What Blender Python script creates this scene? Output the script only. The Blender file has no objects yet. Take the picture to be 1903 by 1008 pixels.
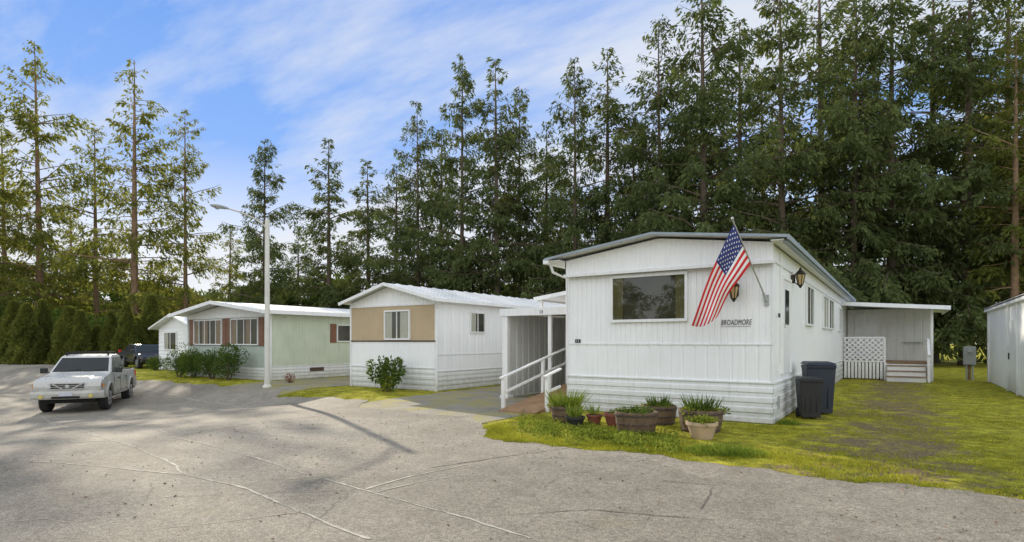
import bpy, math, random
import numpy as np
from mathutils import Vector, Matrix
random.seed(7); rng=np.random.default_rng(7)
sc=bpy.context.scene
H=1.55; F=1070.0; TH=math.radians(33.9); CT=math.cos(TH); ST=math.sin(TH)
def cam2st(X,D): return (X*CT-D*ST, X*ST+D*CT)
def ss(t):
    t=max(0.0,min(1.0,t)); return t*t*(3-2*t)
def gz(x,y): return -0.6*ss((-x-9)/11)*ss((12.5-y)/4)
def GP(px,py):
    z=0
    for _ in range(12):
        D=F*(H-z)/(py-635.0); X=(px-951.5)/F*D
        x,y=cam2st(X,D); z=0.5*z+0.5*gz(x,y)
    return x,y
# ---------------------------------------------------------------- materials
def newmat(name):
    m=bpy.data.materials.new(name); m.use_nodes=True
    nt=m.node_tree
    return m,nt,nt.nodes["Principled BSDF"]
def N(nt,t,**k):
    n=nt.nodes.new(t)
    for a,b in k.items(): setattr(n,a,b)
    return n
def ramp(nt,fac,stops):
    r=N(nt,'ShaderNodeValToRGB'); e=r.color_ramp.elements
    while len(e)<len(stops): e.new(0.5)
    for i,(p,c) in enumerate(stops):
        e[i].position=p; e[i].color=(c[0],c[1],c[2],1) if not isinstance(c,(int,float)) else (c,c,c,1)
    nt.links.new(fac,r.inputs[0]); return r.outputs[0]
def noise(nt,scale,detail=4,rough=.55,vec=None,mapping=None):
    n=N(nt,'ShaderNodeTexNoise'); n.inputs['Scale'].default_value=scale; n.inputs['Detail'].default_value=detail; n.inputs['Roughness'].default_value=rough
    if vec is None: vec=N(nt,'ShaderNodeNewGeometry').outputs['Position']
    if mapping:
        mp=N(nt,'ShaderNodeMapping'); mp.inputs['Scale'].default_value=mapping; nt.links.new(vec,mp.inputs[0]); vec=mp.outputs[0]
    nt.links.new(vec,n.inputs['Vector']); return n.outputs['Fac']
def mix(nt,fac,a,b,mode='MIX'):
    m=N(nt,'ShaderNodeMixRGB',blend_type=mode)
    for i,s in enumerate((fac,a,b)):
        if isinstance(s,(int,float)): m.inputs[i].default_value=s if i==0 else (s,s,s,1)
        elif isinstance(s,tuple): m.inputs[i].default_value=(s[0],s[1],s[2],1)
        else: nt.links.new(s,m.inputs[i])
    return m.outputs[0]
def mth(nt,op,a,b=0.0,c=None):
    m=N(nt,'ShaderNodeMath',operation=op)
    for i,s in enumerate((a,b,c)):
        if s is None: continue
        if isinstance(s,(int,float)): m.inputs[i].default_value=s
        else: nt.links.new(s,m.inputs[i])
    return m.outputs[0]
def bump(nt,bs,h,strength=.3,dist=.02):
    b=N(nt,'ShaderNodeBump'); b.inputs['Strength'].default_value=strength; b.inputs['Distance'].default_value=dist
    nt.links.new(h,b.inputs['Height']); nt.links.new(b.outputs[0],bs.inputs['Normal'])
def mat(name,col,rough=.6,var=.12,scale=3,bmp=0,bscale=60,metal=0,spec=.5,dirt=0,streak=0):
    m,nt,bs=newmat(name)
    tc=N(nt,'ShaderNodeTexCoord').outputs['Object']
    f=noise(nt,scale,5,.6,tc)
    c=ramp(nt,f,[(.3,tuple(x*(1-var) for x in col)),(.7,tuple(min(1,x*(1+var)) for x in col))])
    if dirt:
        g=N(nt,'ShaderNodeNewGeometry').outputs['Position']
        sp=N(nt,'ShaderNodeSeparateXYZ'); nt.links.new(g,sp.inputs[0])
        zf=N(nt,'ShaderNodeMapRange'); nt.links.new(sp.outputs[2],zf.inputs[0]); zf.inputs[1].default_value=0.0; zf.inputs[2].default_value=.65; zf.inputs[3].default_value=1; zf.inputs[4].default_value=0
        d=mth(nt,'MULTIPLY',zf.outputs[0],noise(nt,6,6,.7,g))
        d=mth(nt,'MULTIPLY',d,dirt)
        c=mix(nt,d,c,(.16,.15,.09))
    if streak:
        g=N(nt,'ShaderNodeNewGeometry').outputs['Position']
        s=noise(nt,3,6,.7,g,(4,4,.35))
        sf=ramp(nt,s,[(.5,0.0),(.75,streak)])
        c=mix(nt,sf,c,(.25,.24,.18))
    nt.links.new(c,bs.inputs['Base Color'])
    r=ramp(nt,noise(nt,scale*4,4,.6,tc),[(.3,max(0,rough-.1)),(.7,min(1,rough+.1))]); nt.links.new(r,bs.inputs['Roughness'])
    bs.inputs['Metallic'].default_value=metal
    bs.inputs['Specular IOR Level'].default_value=spec
    if bmp: bump(nt,bs,noise(nt,bscale,4,.6,tc),bmp,.01)
    return m
M={}
M['white']=mat('white_siding',(.86,.87,.87),.45,.03,1.2,.1,8,dirt=.3,streak=.12)
M['porchw']=mat('shade_tinted_white',(.78,.78,.75),.6,.06,1.2,dirt=.5,streak=.25)  # greyer than the other whites: porch shade put into the wall colour
M['white2']=mat('white_paint',(.84,.84,.82),.5,.05,2,dirt=.4,streak=.2)
M['skirt']=mat('skirting_white',(.80,.81,.81),.5,.05,2,.15,10,dirt=.9,streak=.28)
M['trim']=mat('trim_white',(.79,.80,.80),.45,.06,3,dirt=.6,streak=.2)
M['metalroof']=mat('metal_roof',(.72,.73,.73),.45,.12,1,.1,6,metal=.1)
M['metaledge']=mat('roof_edge',(.28,.33,.37),.5,.15,3)
M['tan']=mat('tan_siding',(.48,.37,.23),.6,.08,2,streak=.2)
M['green']=mat('pale_green_siding',(.42,.48,.42),.6,.08,1.5,dirt=.6,streak=.25)
M['greenw']=mat('faded_green_siding',(.54,.59,.46),.6,.08,1.5,dirt=.6,streak=.4)
M['shutter']=mat('shutter_wood',(.19,.085,.045),.6,.2,5)
M['darktrim']=mat('dark_trim',(.07,.045,.03),.6,.1)
M['black']=mat('black_metal',(.015,.015,.015),.4,.2)
M['text']=mat('lettering_black',(.015,.013,.013),.6,.1)
M['interior']=mat('painted_dim_interior',(.035,.034,.016),.8,.6,1.5)  # flat dark panel: room dimness and olive tree reflection put into its colour
M['curtain']=mat('curtain_cloth',(.50,.49,.46),.8,.1,4)
M['curtain_d']=mat('olive_curtain',(.11,.10,.04),.8,.35,1.2)
M['curtb']=mat('brown_curtain',(.26,.18,.12),.8,.2,4)
M['wood']=mat('weathered_wood',(.27,.17,.09),.75,.3,6,.4,30)
M['ramp']=mat('ramp_plywood',(.30,.18,.09),.8,.25,4,.3,30)
M['barrel']=mat('barrel_wood',(.13,.085,.05),.75,.4,9,.5,40)
M['hoop']=mat('rusty_hoop',(.07,.05,.04),.6,.3,12,metal=.3)
M['terra']=mat('terracotta',(.22,.07,.045),.7,.25,8,.2,40)
M['cream']=mat('cream_pot',(.45,.33,.22),.6,.15,8)
M['plastic']=mat('black_plastic',(.02,.021,.022),.45,.2,5)
M['bin']=mat('bin_charcoal',(.014,.015,.016),.5,.2,4)
M['binb']=mat('bin_blue_grey',(.020,.027,.042),.5,.2,4)
M['soil']=mat('soil',(.05,.035,.02),.9,.4,20)
M['pole']=mat('lamp_pole_paint',(.62,.61,.56),.5,.1,2,streak=.3)
M['carwhite']=mat('car_paint_white',(.60,.595,.57),.28,.04,2,dirt=.9)
M['cardark']=mat('car_paint_dark',(.03,.032,.04),.2,.1,2)
M['rubber']=mat('rubber',(.02,.02,.02),.8,.2,20)
M['rim']=mat('rim_alloy',(.42,.42,.42),.35,.1,8,metal=.7)
M['under']=mat('underbody',(.012,.012,.012),.8,.2)
M['chrome']=mat('chrome',(.6,.6,.6),.25,.05,metal=1)
M['lens']=mat('lamp_lens',(.42,.43,.43),.12,.15,30)
M['lensd']=mat('lamp_lens_dim',(.12,.12,.12),.12,.15,30)
M['amber']=mat('amber_lens',(.6,.22,.03),.2,.1,30)
M['fog']=mat('yellow_lens',(.6,.5,.15),.2,.1)
M['carglass']=mat('car_glass',(.03,.035,.038),.12,.1,spec=.25)
M['plate']=mat('plate',(.5,.52,.58),.4,.1,20)
M['grey']=mat('meter_grey',(.36,.38,.38),.5,.1)
M['red']=mat('flag_red',(.60,.015,.025),.75,.08,5)
M['fwhite']=mat('flag_white',(.82,.82,.82),.75,.04,5)
M['blue']=mat('flag_blue',(.025,.04,.19),.75,.08,5)
M['brass']=mat('aged_lantern',(.035,.03,.022),.4,.2,metal=.5)
M['amberglass']=mat('lantern_glass',(.55,.42,.2),.15,.1)
def glassmat():
    m,nt,bs=newmat('window_glass'); nt.nodes.remove(bs)
    tr=N(nt,'ShaderNodeBsdfTransparent'); tr.inputs[0].default_value=(.85,.86,.8,1)
    gl=N(nt,'ShaderNodeBsdfGlossy'); gl.inputs['Roughness'].default_value=.02
    mx=N(nt,'ShaderNodeMixShader'); mx.inputs[0].default_value=.06; nt.links.new(tr.outputs[0],mx.inputs[1]); nt.links.new(gl.outputs[0],mx.inputs[2])
    nt.links.new(mx.outputs[0],nt.nodes['Material Output'].inputs[0]); return m
M['glass']=glassmat()
def leafmat(name,dark,light,trans=.35,scale=.7,tint=None,tc2=(.26,.30,.05)):
    m,nt,bs=newmat(name); nt.nodes.remove(bs)
    tc=N(nt,'ShaderNodeTexCoord').outputs['Object']
    f=noise(nt,scale,3,.6,tc); f2=noise(nt,9,2,.5,tc)
    f=mth(nt,'ADD',mth(nt,'MULTIPLY',f,.6),mth(nt,'MULTIPLY',f2,.4))
    c=ramp(nt,f,[(.38,dark),(.62,light)])
    oi=N(nt,'ShaderNodeObjectInfo')
    c=mix(nt,mth(nt,'MULTIPLY',oi.outputs['Random'],.35),c,tint or tuple(x*.6 for x in light))
    d=N(nt,'ShaderNodeBsdfDiffuse'); t=N(nt,'ShaderNodeBsdfTranslucent'); nt.links.new(c,d.inputs[0])
    c2=mix(nt,.45,c,tc2)
    nt.links.new(c2,t.inputs[0])
    mx=N(nt,'ShaderNodeMixShader'); mx.inputs[0].default_value=trans
    nt.links.new(d.outputs[0],mx.inputs[1]); nt.links.new(t.outputs[0],mx.inputs[2]); nt.links.new(mx.outputs[0],nt.nodes['Material Output'].inputs[0])
    return m
M['needle']=leafmat('conifer_needles',(.048,.068,.030),(.155,.19,.075),.34)
M['needle_sun']=leafmat('conifer_needles_sun_tint',(.055,.080,.028),(.20,.22,.06),.48,tc2=(.50,.50,.07))  # lighter, yellower needle copy: sunlit look put into the colour
M['leaf']=leafmat('broad_leaves',(.03,.065,.018),(.12,.19,.04),.3,3)
M['leafy']=leafmat('yellow_green_leaves',(.08,.13,.02),(.30,.34,.05),.3,3)
M['grassb']=leafmat('grass_blades',(.08,.15,.02),(.26,.34,.05),.3,2)
M['moss']=leafmat('moss_blades',(.20,.21,.02),(.46,.44,.05),.28,1.2)
M['bark']=mat('bark',(.12,.09,.065),.9,.35,4,.6,25)
M['barkw']=mat('bark_warm',(.22,.14,.085),.9,.35,4,.6,25)  # lighter, warmer bark copy: sunlit brown of the trunks put into the colour
def jagged(nt,g,amp,sc_):
    nz=N(nt,'ShaderNodeTexNoise'); nz.inputs['Scale'].default_value=sc_; nz.inputs['Detail'].default_value=6; nz.inputs['Roughness'].default_value=.7; nt.links.new(g,nz.inputs['Vector'])
    v=N(nt,'ShaderNodeVectorMath',operation='MULTIPLY_ADD'); v.inputs[1].default_value=(amp,amp,amp); nt.links.new(nz.outputs['Color'],v.inputs[0]); nt.links.new(g,v.inputs[2]); return v.outputs[0]
def roadmat():
    m,nt,bs=newmat('old_asphalt')
    g=N(nt,'ShaderNodeNewGeometry').outputs['Position']
    big=noise(nt,.28,5,.6,g); fine=noise(nt,70,4,.75,g); mid=noise(nt,2.2,9,.76,g); gr=noise(nt,24,5,.8,g)
    c=ramp(nt,big,[(.38,(.25,.222,.182)),(.62,(.36,.325,.27))])
    c=mix(nt,.45,c,ramp(nt,mid,[(.34,(.19,.168,.138)),(.66,(.42,.385,.32))]))
    c=mix(nt,.85,c,ramp(nt,gr,[(.38,.58),(.62,1.28)]),'MULTIPLY')
    c=mix(nt,.9,c,ramp(nt,fine,[(.38,(.42,.42,.42)),(.62,(1.45,1.42,1.36))]),'MULTIPLY')
    pv=N(nt,'ShaderNodeTexVoronoi'); pv.inputs['Scale'].default_value=.20; nt.links.new(jagged(nt,g,.35,3),pv.inputs['Vector'])
    sp=N(nt,'ShaderNodeSeparateColor'); nt.links.new(pv.outputs['Color'],sp.inputs[0])
    c=mix(nt,.6,c,ramp(nt,sp.outputs[0],[(.1,.76),(.9,1.18)]),'MULTIPLY')
    c=mix(nt,ramp(nt,noise(nt,.6,5,.65,g),[(.58,0.0),(.72,.25)]),c,(.13,.115,.09))
    vo=N(nt,'ShaderNodeTexVoronoi',feature='DISTANCE_TO_EDGE'); vo.inputs['Scale'].default_value=.55; nt.links.new(jagged(nt,g,.28,4),vo.inputs['Vector'])
    cr=ramp(nt,vo.outputs['Distance'],[(.0,1.0),(.008,0.0)])
    msk=ramp(nt,noise(nt,.5,3,.6,g),[(.46,0.0),(.60,.7)])
    c=mix(nt,mth(nt,'MULTIPLY',cr,msk),c,(.09,.078,.06))
    vo2=N(nt,'ShaderNodeTexVoronoi',feature='DISTANCE_TO_EDGE'); vo2.inputs['Scale'].default_value=5; nt.links.new(jagged(nt,g,.12,9),vo2.inputs['Vector'])
    cr2=ramp(nt,vo2.outputs['Distance'],[(.0,1.0),(.05,0.0)])
    m2=ramp(nt,noise(nt,.4,4,.6,g),[(.48,0.0),(.60,.6)])
    c=mix(nt,mth(nt,'MULTIPLY',cr2,m2),c,(.13,.115,.09))
    c=mix(nt,ramp(nt,noise(nt,.8,7,.75,g),[(.58,0.0),(.78,.45)]),c,(.28,.25,.10))
    nt.links.new(c,bs.inputs['Base Color']); bs.inputs['Roughness'].default_value=.82; bs.inputs['Specular IOR Level'].default_value=.35
    hh=mth(nt,'ADD',mth(nt,'ADD',fine,gr),mth(nt,'MULTIPLY',mth(nt,'MULTIPLY',cr,msk),-.8))
    bump(nt,bs,hh,.6,.014); return m
M['road']=roadmat()
def drivemat(name,a,b,mossy):
    m,nt,bs=newmat(name); g=N(nt,'ShaderNodeNewGeometry').outputs['Position']
    c=ramp(nt,noise(nt,1.2,6,.65,g),[(.3,a),(.7,b)])
    c=mix(nt,.8,c,ramp(nt,noise(nt,50,5,.78,g),[(.38,.5),(.62,1.35)]),'MULTIPLY')
    c=mix(nt,ramp(nt,noise(nt,.9,8,.75,g),[(.46,0.0),(.58,mossy)]),c,(.32,.28,.06))
    nt.links.new(c,bs.inputs['Base Color']); bs.inputs['Roughness'].default_value=.9
    bump(nt,bs,noise(nt,50,4,.7,g),.6,.015); return m
M['drive']=drivemat('driveway_concrete',(.21,.19,.155),(.34,.31,.255),.8)
def groundmat():
    m,nt,bs=newmat('mossy_ground'); g=N(nt,'ShaderNodeNewGeometry').outputs['Position']
    moss=ramp(nt,noise(nt,2.8,9,.8,g),[(.38,(.11,.125,.018)),(.48,(.30,.29,.03)),(.60,(.54,.50,.055))])
    dirt=ramp(nt,noise(nt,18,7,.82,g),[(.38,(.095,.064,.04)),(.62,(.34,.25,.17))])
    sp=N(nt,'ShaderNodeSeparateXYZ'); nt.links.new(g,sp.inputs[0])
    d=mth(nt,'ABSOLUTE',mth(nt,'SUBTRACT',sp.outputs[0],-.1))
    tr=N(nt,'ShaderNodeMapRange'); tr.inputs[1].default_value=.3; tr.inputs[2].default_value=1.5; tr.inputs[3].default_value=.07; tr.inputs[4].default_value=-.06; nt.links.new(d,tr.inputs[0])
    nf=mth(nt,'ADD',noise(nt,1.3,10,.84,g),tr.outputs[0])
    fac=ramp(nt,nf,[(.49,0.0),(.58,.92)])
    c=mix(nt,fac,moss,dirt)
    c=mix(nt,.75,c,ramp(nt,noise(nt,35,5,.8,g),[(.38,.45),(.62,1.45)]),'MULTIPLY')
    nt.links.new(c,bs.inputs['Base Color']); bs.inputs['Roughness'].default_value=.95; bs.inputs['Specular IOR Level'].default_value=.1
    bump(nt,bs,noise(nt,30,6,.75,g),.9,.04); return m
M['ground']=groundmat()
M['seal']=mat('crack_filler',(.40,.37,.315),.85,.35,9,.3,60)
M['sealdark']=mat('crack_tar',(.12,.105,.082),.8,.3,12)
# ---------------------------------------------------------------- mesh builder
class MB:
    def __init__(s): s.v=[]; s.f=[]; s.m=[]
    def add(s,vs,fs,m=0):
        o=len(s.v); s.v+= [tuple(p) for p in vs]
        for f in fs: s.f.append(tuple(i+o for i in f)); s.m.append(m)
    def box(s,x0,x1,y0,y1,z0,z1,m=0):
        s.add([(x0,y0,z0),(x1,y0,z0),(x1,y1,z0),(x0,y1,z0),(x0,y0,z1),(x1,y0,z1),(x1,y1,z1),(x0,y1,z1)],
              [(0,3,2,1),(4,5,6,7),(0,1,5,4),(1,2,6,5),(2,3,7,6),(3,0,4,7)],m)
    def beam(s,p0,p1,w,h,m=0,up=(0,0,1)):
        p0=Vector(p0);p1=Vector(p1);d=(p1-p0).normalized();u=Vector(up)
        if abs(d.dot(u))>.98: u=Vector((0,1,0))
        a=d.cross(u).normalized(); b=a.cross(d).normalized()
        vs=[]
        for p in (p0,p1):
            for i,j in ((-1,-1),(1,-1),(1,1),(-1,1)): vs.append(p+a*(i*w/2)+b*(j*h/2))
        s.add(vs,[(3,2,1,0),(4,5,6,7),(0,1,5,4),(1,2,6,5),(2,3,7,6),(3,0,4,7)],m)
    def tube(s,pts,rs,n=10,m=0,cap=True):
        pts=[Vector(p) for p in pts]; vs=[]
        if isinstance(rs,(int,float)): rs=[rs]*len(pts)
        pa=None
        for i,p in enumerate(pts):
            d=(pts[min(i+1,len(pts)-1)]-pts[max(i-1,0)]).normalized()
            if pa is None:
                u=Vector((0,0,1)) if abs(d.z)<.9 else Vector((1,0,0)); a=d.cross(u).normalized()
            else: a=(pa-d*pa.dot(d)).normalized()
            pa=a; b=d.cross(a)
            for k in range(n):
                t=2*math.pi*k/n; vs.append(p+(a*math.cos(t)+b*math.sin(t))*rs[i])
        fs=[]
        for i in range(len(pts)-1):
            for k in range(n):
                k2=(k+1)%n; fs.append((i*n+k,i*n+k2,(i+1)*n+k2,(i+1)*n+k))
        if cap: fs.append(tuple(range(n-1,-1,-1))); fs.append(tuple((len(pts)-1)*n+k for k in range(n)))
        s.add(vs,fs,m)
    def lathe(s,c,prof,n=28,m=0):
        vs=[];fs=[]
        for r,z in prof:
            for k in range(n):
                t=2*math.pi*k/n; vs.append((c[0]+r*math.cos(t),c[1]+r*math.sin(t),c[2]+z))
        for i in range(len(prof)-1):
            for k in range(n):
                k2=(k+1)%n; fs.append((i*n+k,i*n+k2,(i+1)*n+k2,(i+1)*n+k))
        fs.append(tuple(range(n-1,-1,-1))); fs.append(tuple((len(prof)-1)*n+k for k in range(n)))
        s.add(vs,fs,m)
    def ribs(s,o,u,n,L,hb,ht,pitch,depth,m=0):
        o=Vector(o);u=Vector(u);n=Vector(n);pr=[]
        k=max(1,round(L/pitch)); p=L/k
        for i in range(k):
            a=i*p; pr+=[(a,0),(a+p*.78,0),(a+p*.85,-depth),(a+p*.94,-depth)]
        pr.append((L,0)); vs=[];fs=[]
        for a,d in pr:
            b=o+u*a+n*d; top=ht(a) if callable(ht) else ht
            vs.append(b+Vector((0,0,hb))); vs.append(b+Vector((0,0,top)))
        for i in range(len(pr)-1): fs.append((2*i,2*i+2,2*i+3,2*i+1))
        s.add(vs,fs,m)
    def laps(s,o,u,n,L,h,pitch,depth,m=0):
        o=Vector(o);u=Vector(u);n=Vector(n);k=max(1,round(h/pitch));p=h/k;pr=[]
        for i in range(k): pr+=[(i*p,-depth),(i*p+p*.12,0),(i*p+p*.55,0),(i*p+p*.68,-depth*.5),(i*p+p*.95,-depth*.5)]
        pr.append((h,-depth)); vs=[];fs=[]
        for z,d in pr:
            vs.append(o+n*d+Vector((0,0,z))); vs.append(o+n*d+u*L+Vector((0,0,z)))
        for i in range(len(pr)-1): fs.append((2*i,2*i+1,2*i+3,2*i+2))
        s.add(vs,fs,m)
    def obj(s,name,mats,parent=None,world=True,bevel=0,smooth=False,label=None,seg=2):
        if not isinstance(mats,(list,tuple)): mats=[mats]
        off=Vector((0,0,0))
        if parent is not None and world:
            p=parent
            while p is not None: off+=p.location; p=p.parent
        me=bpy.data.meshes.new(name); me.from_pydata([(a-off.x,b-off.y,c-off.z) for a,b,c in s.v],[],s.f)
        for mm in mats: me.materials.append(M[mm] if isinstance(mm,str) else mm)
        me.polygons.foreach_set('material_index',s.m)
        if smooth: me.polygons.foreach_set('use_smooth',[True]*len(me.polygons))
        me.update()
        ob=bpy.data.objects.new(name,me); sc.collection.objects.link(ob)
        if parent is not None: ob.parent=parent
        if bevel:
            b=ob.modifiers.new('Bevel','BEVEL'); b.width=bevel; b.segments=seg; b.limit_method='ANGLE'; b.angle_limit=math.radians(35)
        if label: ob['label']=label
        return ob
def thing(name,loc,label,cat,group=None,rot=0):
    e=bpy.data.objects.new(name,None); e.location=loc; e.rotation_euler=(0,0,rot); e.empty_display_size=.3
    sc.collection.objects.link(e); e['label']=label; e['category']=cat
    if group: e['group']=group
    return e
def quadmesh(name,V,material,parent=None,off=(0,0,0)):
    n=V.shape[0]; me=bpy.data.meshes.new(name); V=V-np.array(off)
    me.vertices.add(4*n); me.vertices.foreach_set('co',V.astype(np.float32).ravel())
    me.loops.add(4*n); me.loops.foreach_set('vertex_index',np.arange(4*n,dtype=np.int32))
    me.polygons.add(n); me.polygons.foreach_set('loop_start',np.arange(0,4*n,4,dtype=np.int32))
    me.update(calc_edges=True); me.materials.append(M[material] if isinstance(material,str) else material)
    ob=bpy.data.objects.new(name,me); sc.collection.objects.link(ob)
    if parent is not None: ob.parent=parent
    return ob
def norm(a): return a/(np.linalg.norm(a,axis=1,keepdims=True)+1e-9)
def leaves(P,d,l,w):
    n=len(P); d=norm(d); r=norm(np.cross(d,rng.normal(size=(n,3)))); l=np.asarray(l).reshape(-1,1); w=np.asarray(w).reshape(-1,1)
    return np.stack([P,P+d*l*.5+r*w*.5,P+d*l,P+d*l*.5-r*w*.5],axis=1)
# ---------------------------------------------------------------- ground
def structure(ob): ob['kind']='structure'; return ob
def sheet(name,xs,yfun,ny,dz,material):
    vs=[];fs=[];nx=len(xs)
    for x in xs:
        y0,y1=yfun(x)
        for j in range(ny+1):
            y=y0+(y1-y0)*(j/ny); vs.append((x,y,gz(x,y)+dz))
    for i in range(nx-1):
        for j in range(ny):
            a=i*(ny+1)+j; fs.append((a,a+ny+1,a+ny+2,a+1))
    mb=MB(); mb.add(vs,fs); return structure(mb.obj(name,material))
xs=[-400,-200,-100,-60]+[-50+.6*i for i in range(134)]+[45,80,200,400]
ys=[-300,-100,-40]+[-20+.6*i for i in range(92)]+[50,100,200,400]
mb=MB(); vs=[(x,y,gz(x,y)) for x in xs for y in ys]; ny=len(ys)
mb.add(vs,[(i*ny+j,(i+1)*ny+j,(i+1)*ny+j+1,i*ny+j+1) for i in range(len(xs)-1) for j in range(ny-1)])
structure(mb.obj('ground','ground'))
def wob(x,s=1.0): return (.10*math.sin(x*1.7)+.07*math.sin(x*4.1+1)+.04*math.sin(x*9.7+2)+.025*math.sin(x*23+.5))*s
def edge(x):
    e=7.45+1.75*ss((-5.2-x)/2.2)+1.6*ss((-10.5-x)/1.5)+.75*ss((-15.5-x)/2)
    if x<-28: e+= 3.0*ss((-28-x)/8)
    return e+wob(x)
xs2=[-70,-60]+[-52+.15*i for i in range(600)]+[50,70]
sheet('road',xs2,lambda x:(-30,edge(x)),60,.014,'road')
xs3=[-11.5+.15*i for i in range(34)]
sheet('driveway',xs3,lambda x:(8.0,24+wob(x)),30,.006,'drive')
xs4=[-20.2+.15*i for i in range(28)]
sheet('driveway',xs4,lambda x:(8.0,24+wob(x)),30,.006,'drive')
def strip(pix,w,name='crack_seal',m='seal'):
    pts=[Vector((*GP(*p),0)) for p in pix]; P=[]
    for a,b in zip(pts[:-1],pts[1:]):
        k=max(1,int((b-a).length/.06))
        for i in range(k): P.append(a.lerp(b,i/k))
    P.append(pts[-1]); vs=[];fs=[];o=random.random()*50; jit=0
    for i,p in enumerate(P):
        d=(P[min(i+1,len(P)-1)]-P[max(i-1,0)]).normalized(); n=Vector((-d.y,d.x,0))
        jit=jit*.82+random.uniform(-.009,.009)
        off=.015*math.sin(i*.11+o)+jit
        ww=w*max(.25,.55+.25*math.sin(i*.19+o*2)+random.uniform(-.3,.35))
        for sgn in (-1,1):
            q=p+n*(off+sgn*ww/2); vs.append((q.x,q.y,gz(q.x,q.y)+.018))
    for i in range(len(P)-1): fs.append((2*i,2*i+2,2*i+3,2*i+1))
    mb=MB(); mb.add(vs,fs); structure(mb.obj(name,m))
strip([(70,768),(180,812),(330,868),(340,882),(450,910),(560,955),(690,1005)],.040)
strip([(190,775),(330,815),(480,855),(600,893),(760,937),(870,965),(985,1004)],.034)
strip([(330,812),(420,795),(530,782),(600,772)],.08)
strip([(430,802),(520,812),(570,815)],.05)
strip([(680,912),(760,890),(870,866)],.045)
strip([(700,917),(790,895),(870,884)],.025)
strip([(0,828),(90,826),(200,822)],.05)
strip([(340,885),(200,870),(60,860)],.035)
strip([(0,975),(40,972),(80,968),(130,975)],.022)
strip([(120,700),(260,722),(420,752),(560,770)],.05)
strip([(800,872),(940,850),(1060,835)],.03,m='sealdark')
strip([(870,965),(1100,950),(1330,970)],.018,m='sealdark')
strip([(1230,895),(1330,905),(1300,950)],.018,m='sealdark')
strip([(560,955),(420,975),(250,990)],.02)
# ---------------------------------------------------------------- window / house helpers
def face(axis,c):
    if axis=='F': return lambda a,z,o:(a,c-o,z)
    if axis=='R': return lambda a,z,o:(c+o,a,z)
    return lambda a,z,o:(c-o,a,z)
def fbox(mb,fm,a0,a1,z0,z1,o0,o1,m=0):
    p=fm(a0,z0,o0);q=fm(a1,z1,o1)
    mb.box(min(p[0],q[0]),max(p[0],q[0]),min(p[1],q[1]),max(p[1],q[1]),min(p[2],q[2]),max(p[2],q[2]),m)
def window(parent,fm,a0,a1,z0,z1,n=1,fw=.045,frame='trim',curt=None,sill=False,bars=0):
    w=MB(); fbox(w,fm,a0+.01,a1-.01,z0+.01,z1-.01,.002,.012,0)
    base=w.obj('window',['interior'],parent)
    if curt:
        for (c0,c1) in curt[1]:
            c=MB(); A0=a0+(a1-a0)*c0;A1=a0+(a1-a0)*c1;k=max(4,int((A1-A0)/.03)); vs=[]
            for i in range(k+1):
                a=A0+(A1-A0)*i/k; o=.024+.008*math.sin(i*1.9)
                vs.append(fm(a,z0+.02,o)); vs.append(fm(a,z1-.02,o))
            c.add(vs,[(2*i,2*i+2,2*i+3,2*i+1) for i in range(k)])
            c.obj('curtain',[curt[0]],base)
    g=MB(); g.add([fm(a0+.01,z0+.01,.040),fm(a1-.01,z0+.01,.040),fm(a1-.01,z1-.01,.040),fm(a0+.01,z1-.01,.040)],[(0,1,2,3)]); g.obj('pane',['glass'],base)
    f=MB()
    fbox(f,fm,a0-fw*.3,a1+fw*.3,z0-fw*.4,z0+fw*.6,.0,.065); fbox(f,fm,a0-fw*.3,a1+fw*.3,z1-fw*.6,z1+fw*.4,.0,.065)
    fbox(f,fm,a0-fw*.4,a0+fw*.6,z0+fw*.6,z1-fw*.6,.0,.062); fbox(f,fm,a1-fw*.6,a1+fw*.4,z0+fw*.6,z1-fw*.6,.0,.062)
    for i in range(1,n):
        a=a0+(a1-a0)*i/n; fbox(f,fm,a-fw*.35,a+fw*.35,z0+fw*.6,z1-fw*.6,.030,.058)
    for i in range(1,bars+1):
        z=z0+(z1-z0)*i/(bars+1); fbox(f,fm,a0+fw*.6,a1-fw*.6,z-.012,z+.012,.032,.054)
    f.obj('frame',[frame],base,bevel=.004)
    return base
def roofshape(mb,x0,x1,y0,y1,ez0,ez1,pk,th,m=0,mx=None,ribs=0):
    xm=(x0+x1)/2 if mx is None else mx
    pr=[(x0,ez0),(xm,pk),(x1,ez1)]
    vs=[]
    for y in (y0,y1):
        for x,z in pr: vs.append((x,y,z-th))
        for x,z in pr: vs.append((x,y,z))
    mb.add(vs,[(0,1,4,3),(1,2,5,4),(6,9,10,7),(7,10,11,8),(3,4,10,9),(4,5,11,10),(0,6,7,1),(1,7,8,2),(0,3,9,6),(2,8,11,5)],m)
    if ribs:
        y=y0+ribs
        while y<y1:
            for (xa,za),(xb,zb) in ((pr[0],pr[1]),(pr[1],pr[2])): mb.beam((xa,y,za+.012),(xb,y,zb+.012),.04,.028,m)
            y+=ribs
def gable(mb,x0,x1,y,zb,e0,e1,pk,m=0,pitch=.1,depth=.008,mx=None):
    xm=(x0+x1)/2 if mx is None else mx
    def top(a):
        x=x0+a
        return (e0+(pk-e0)*(x-x0)/(xm-x0)) if x<xm else (e1+(pk-e1)*(x1-x)/(x1-xm))
    mb.ribs((x0,y,0),(1,0,0),(0,-1,0),x1-x0,zb,top,pitch,depth,m)
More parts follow.
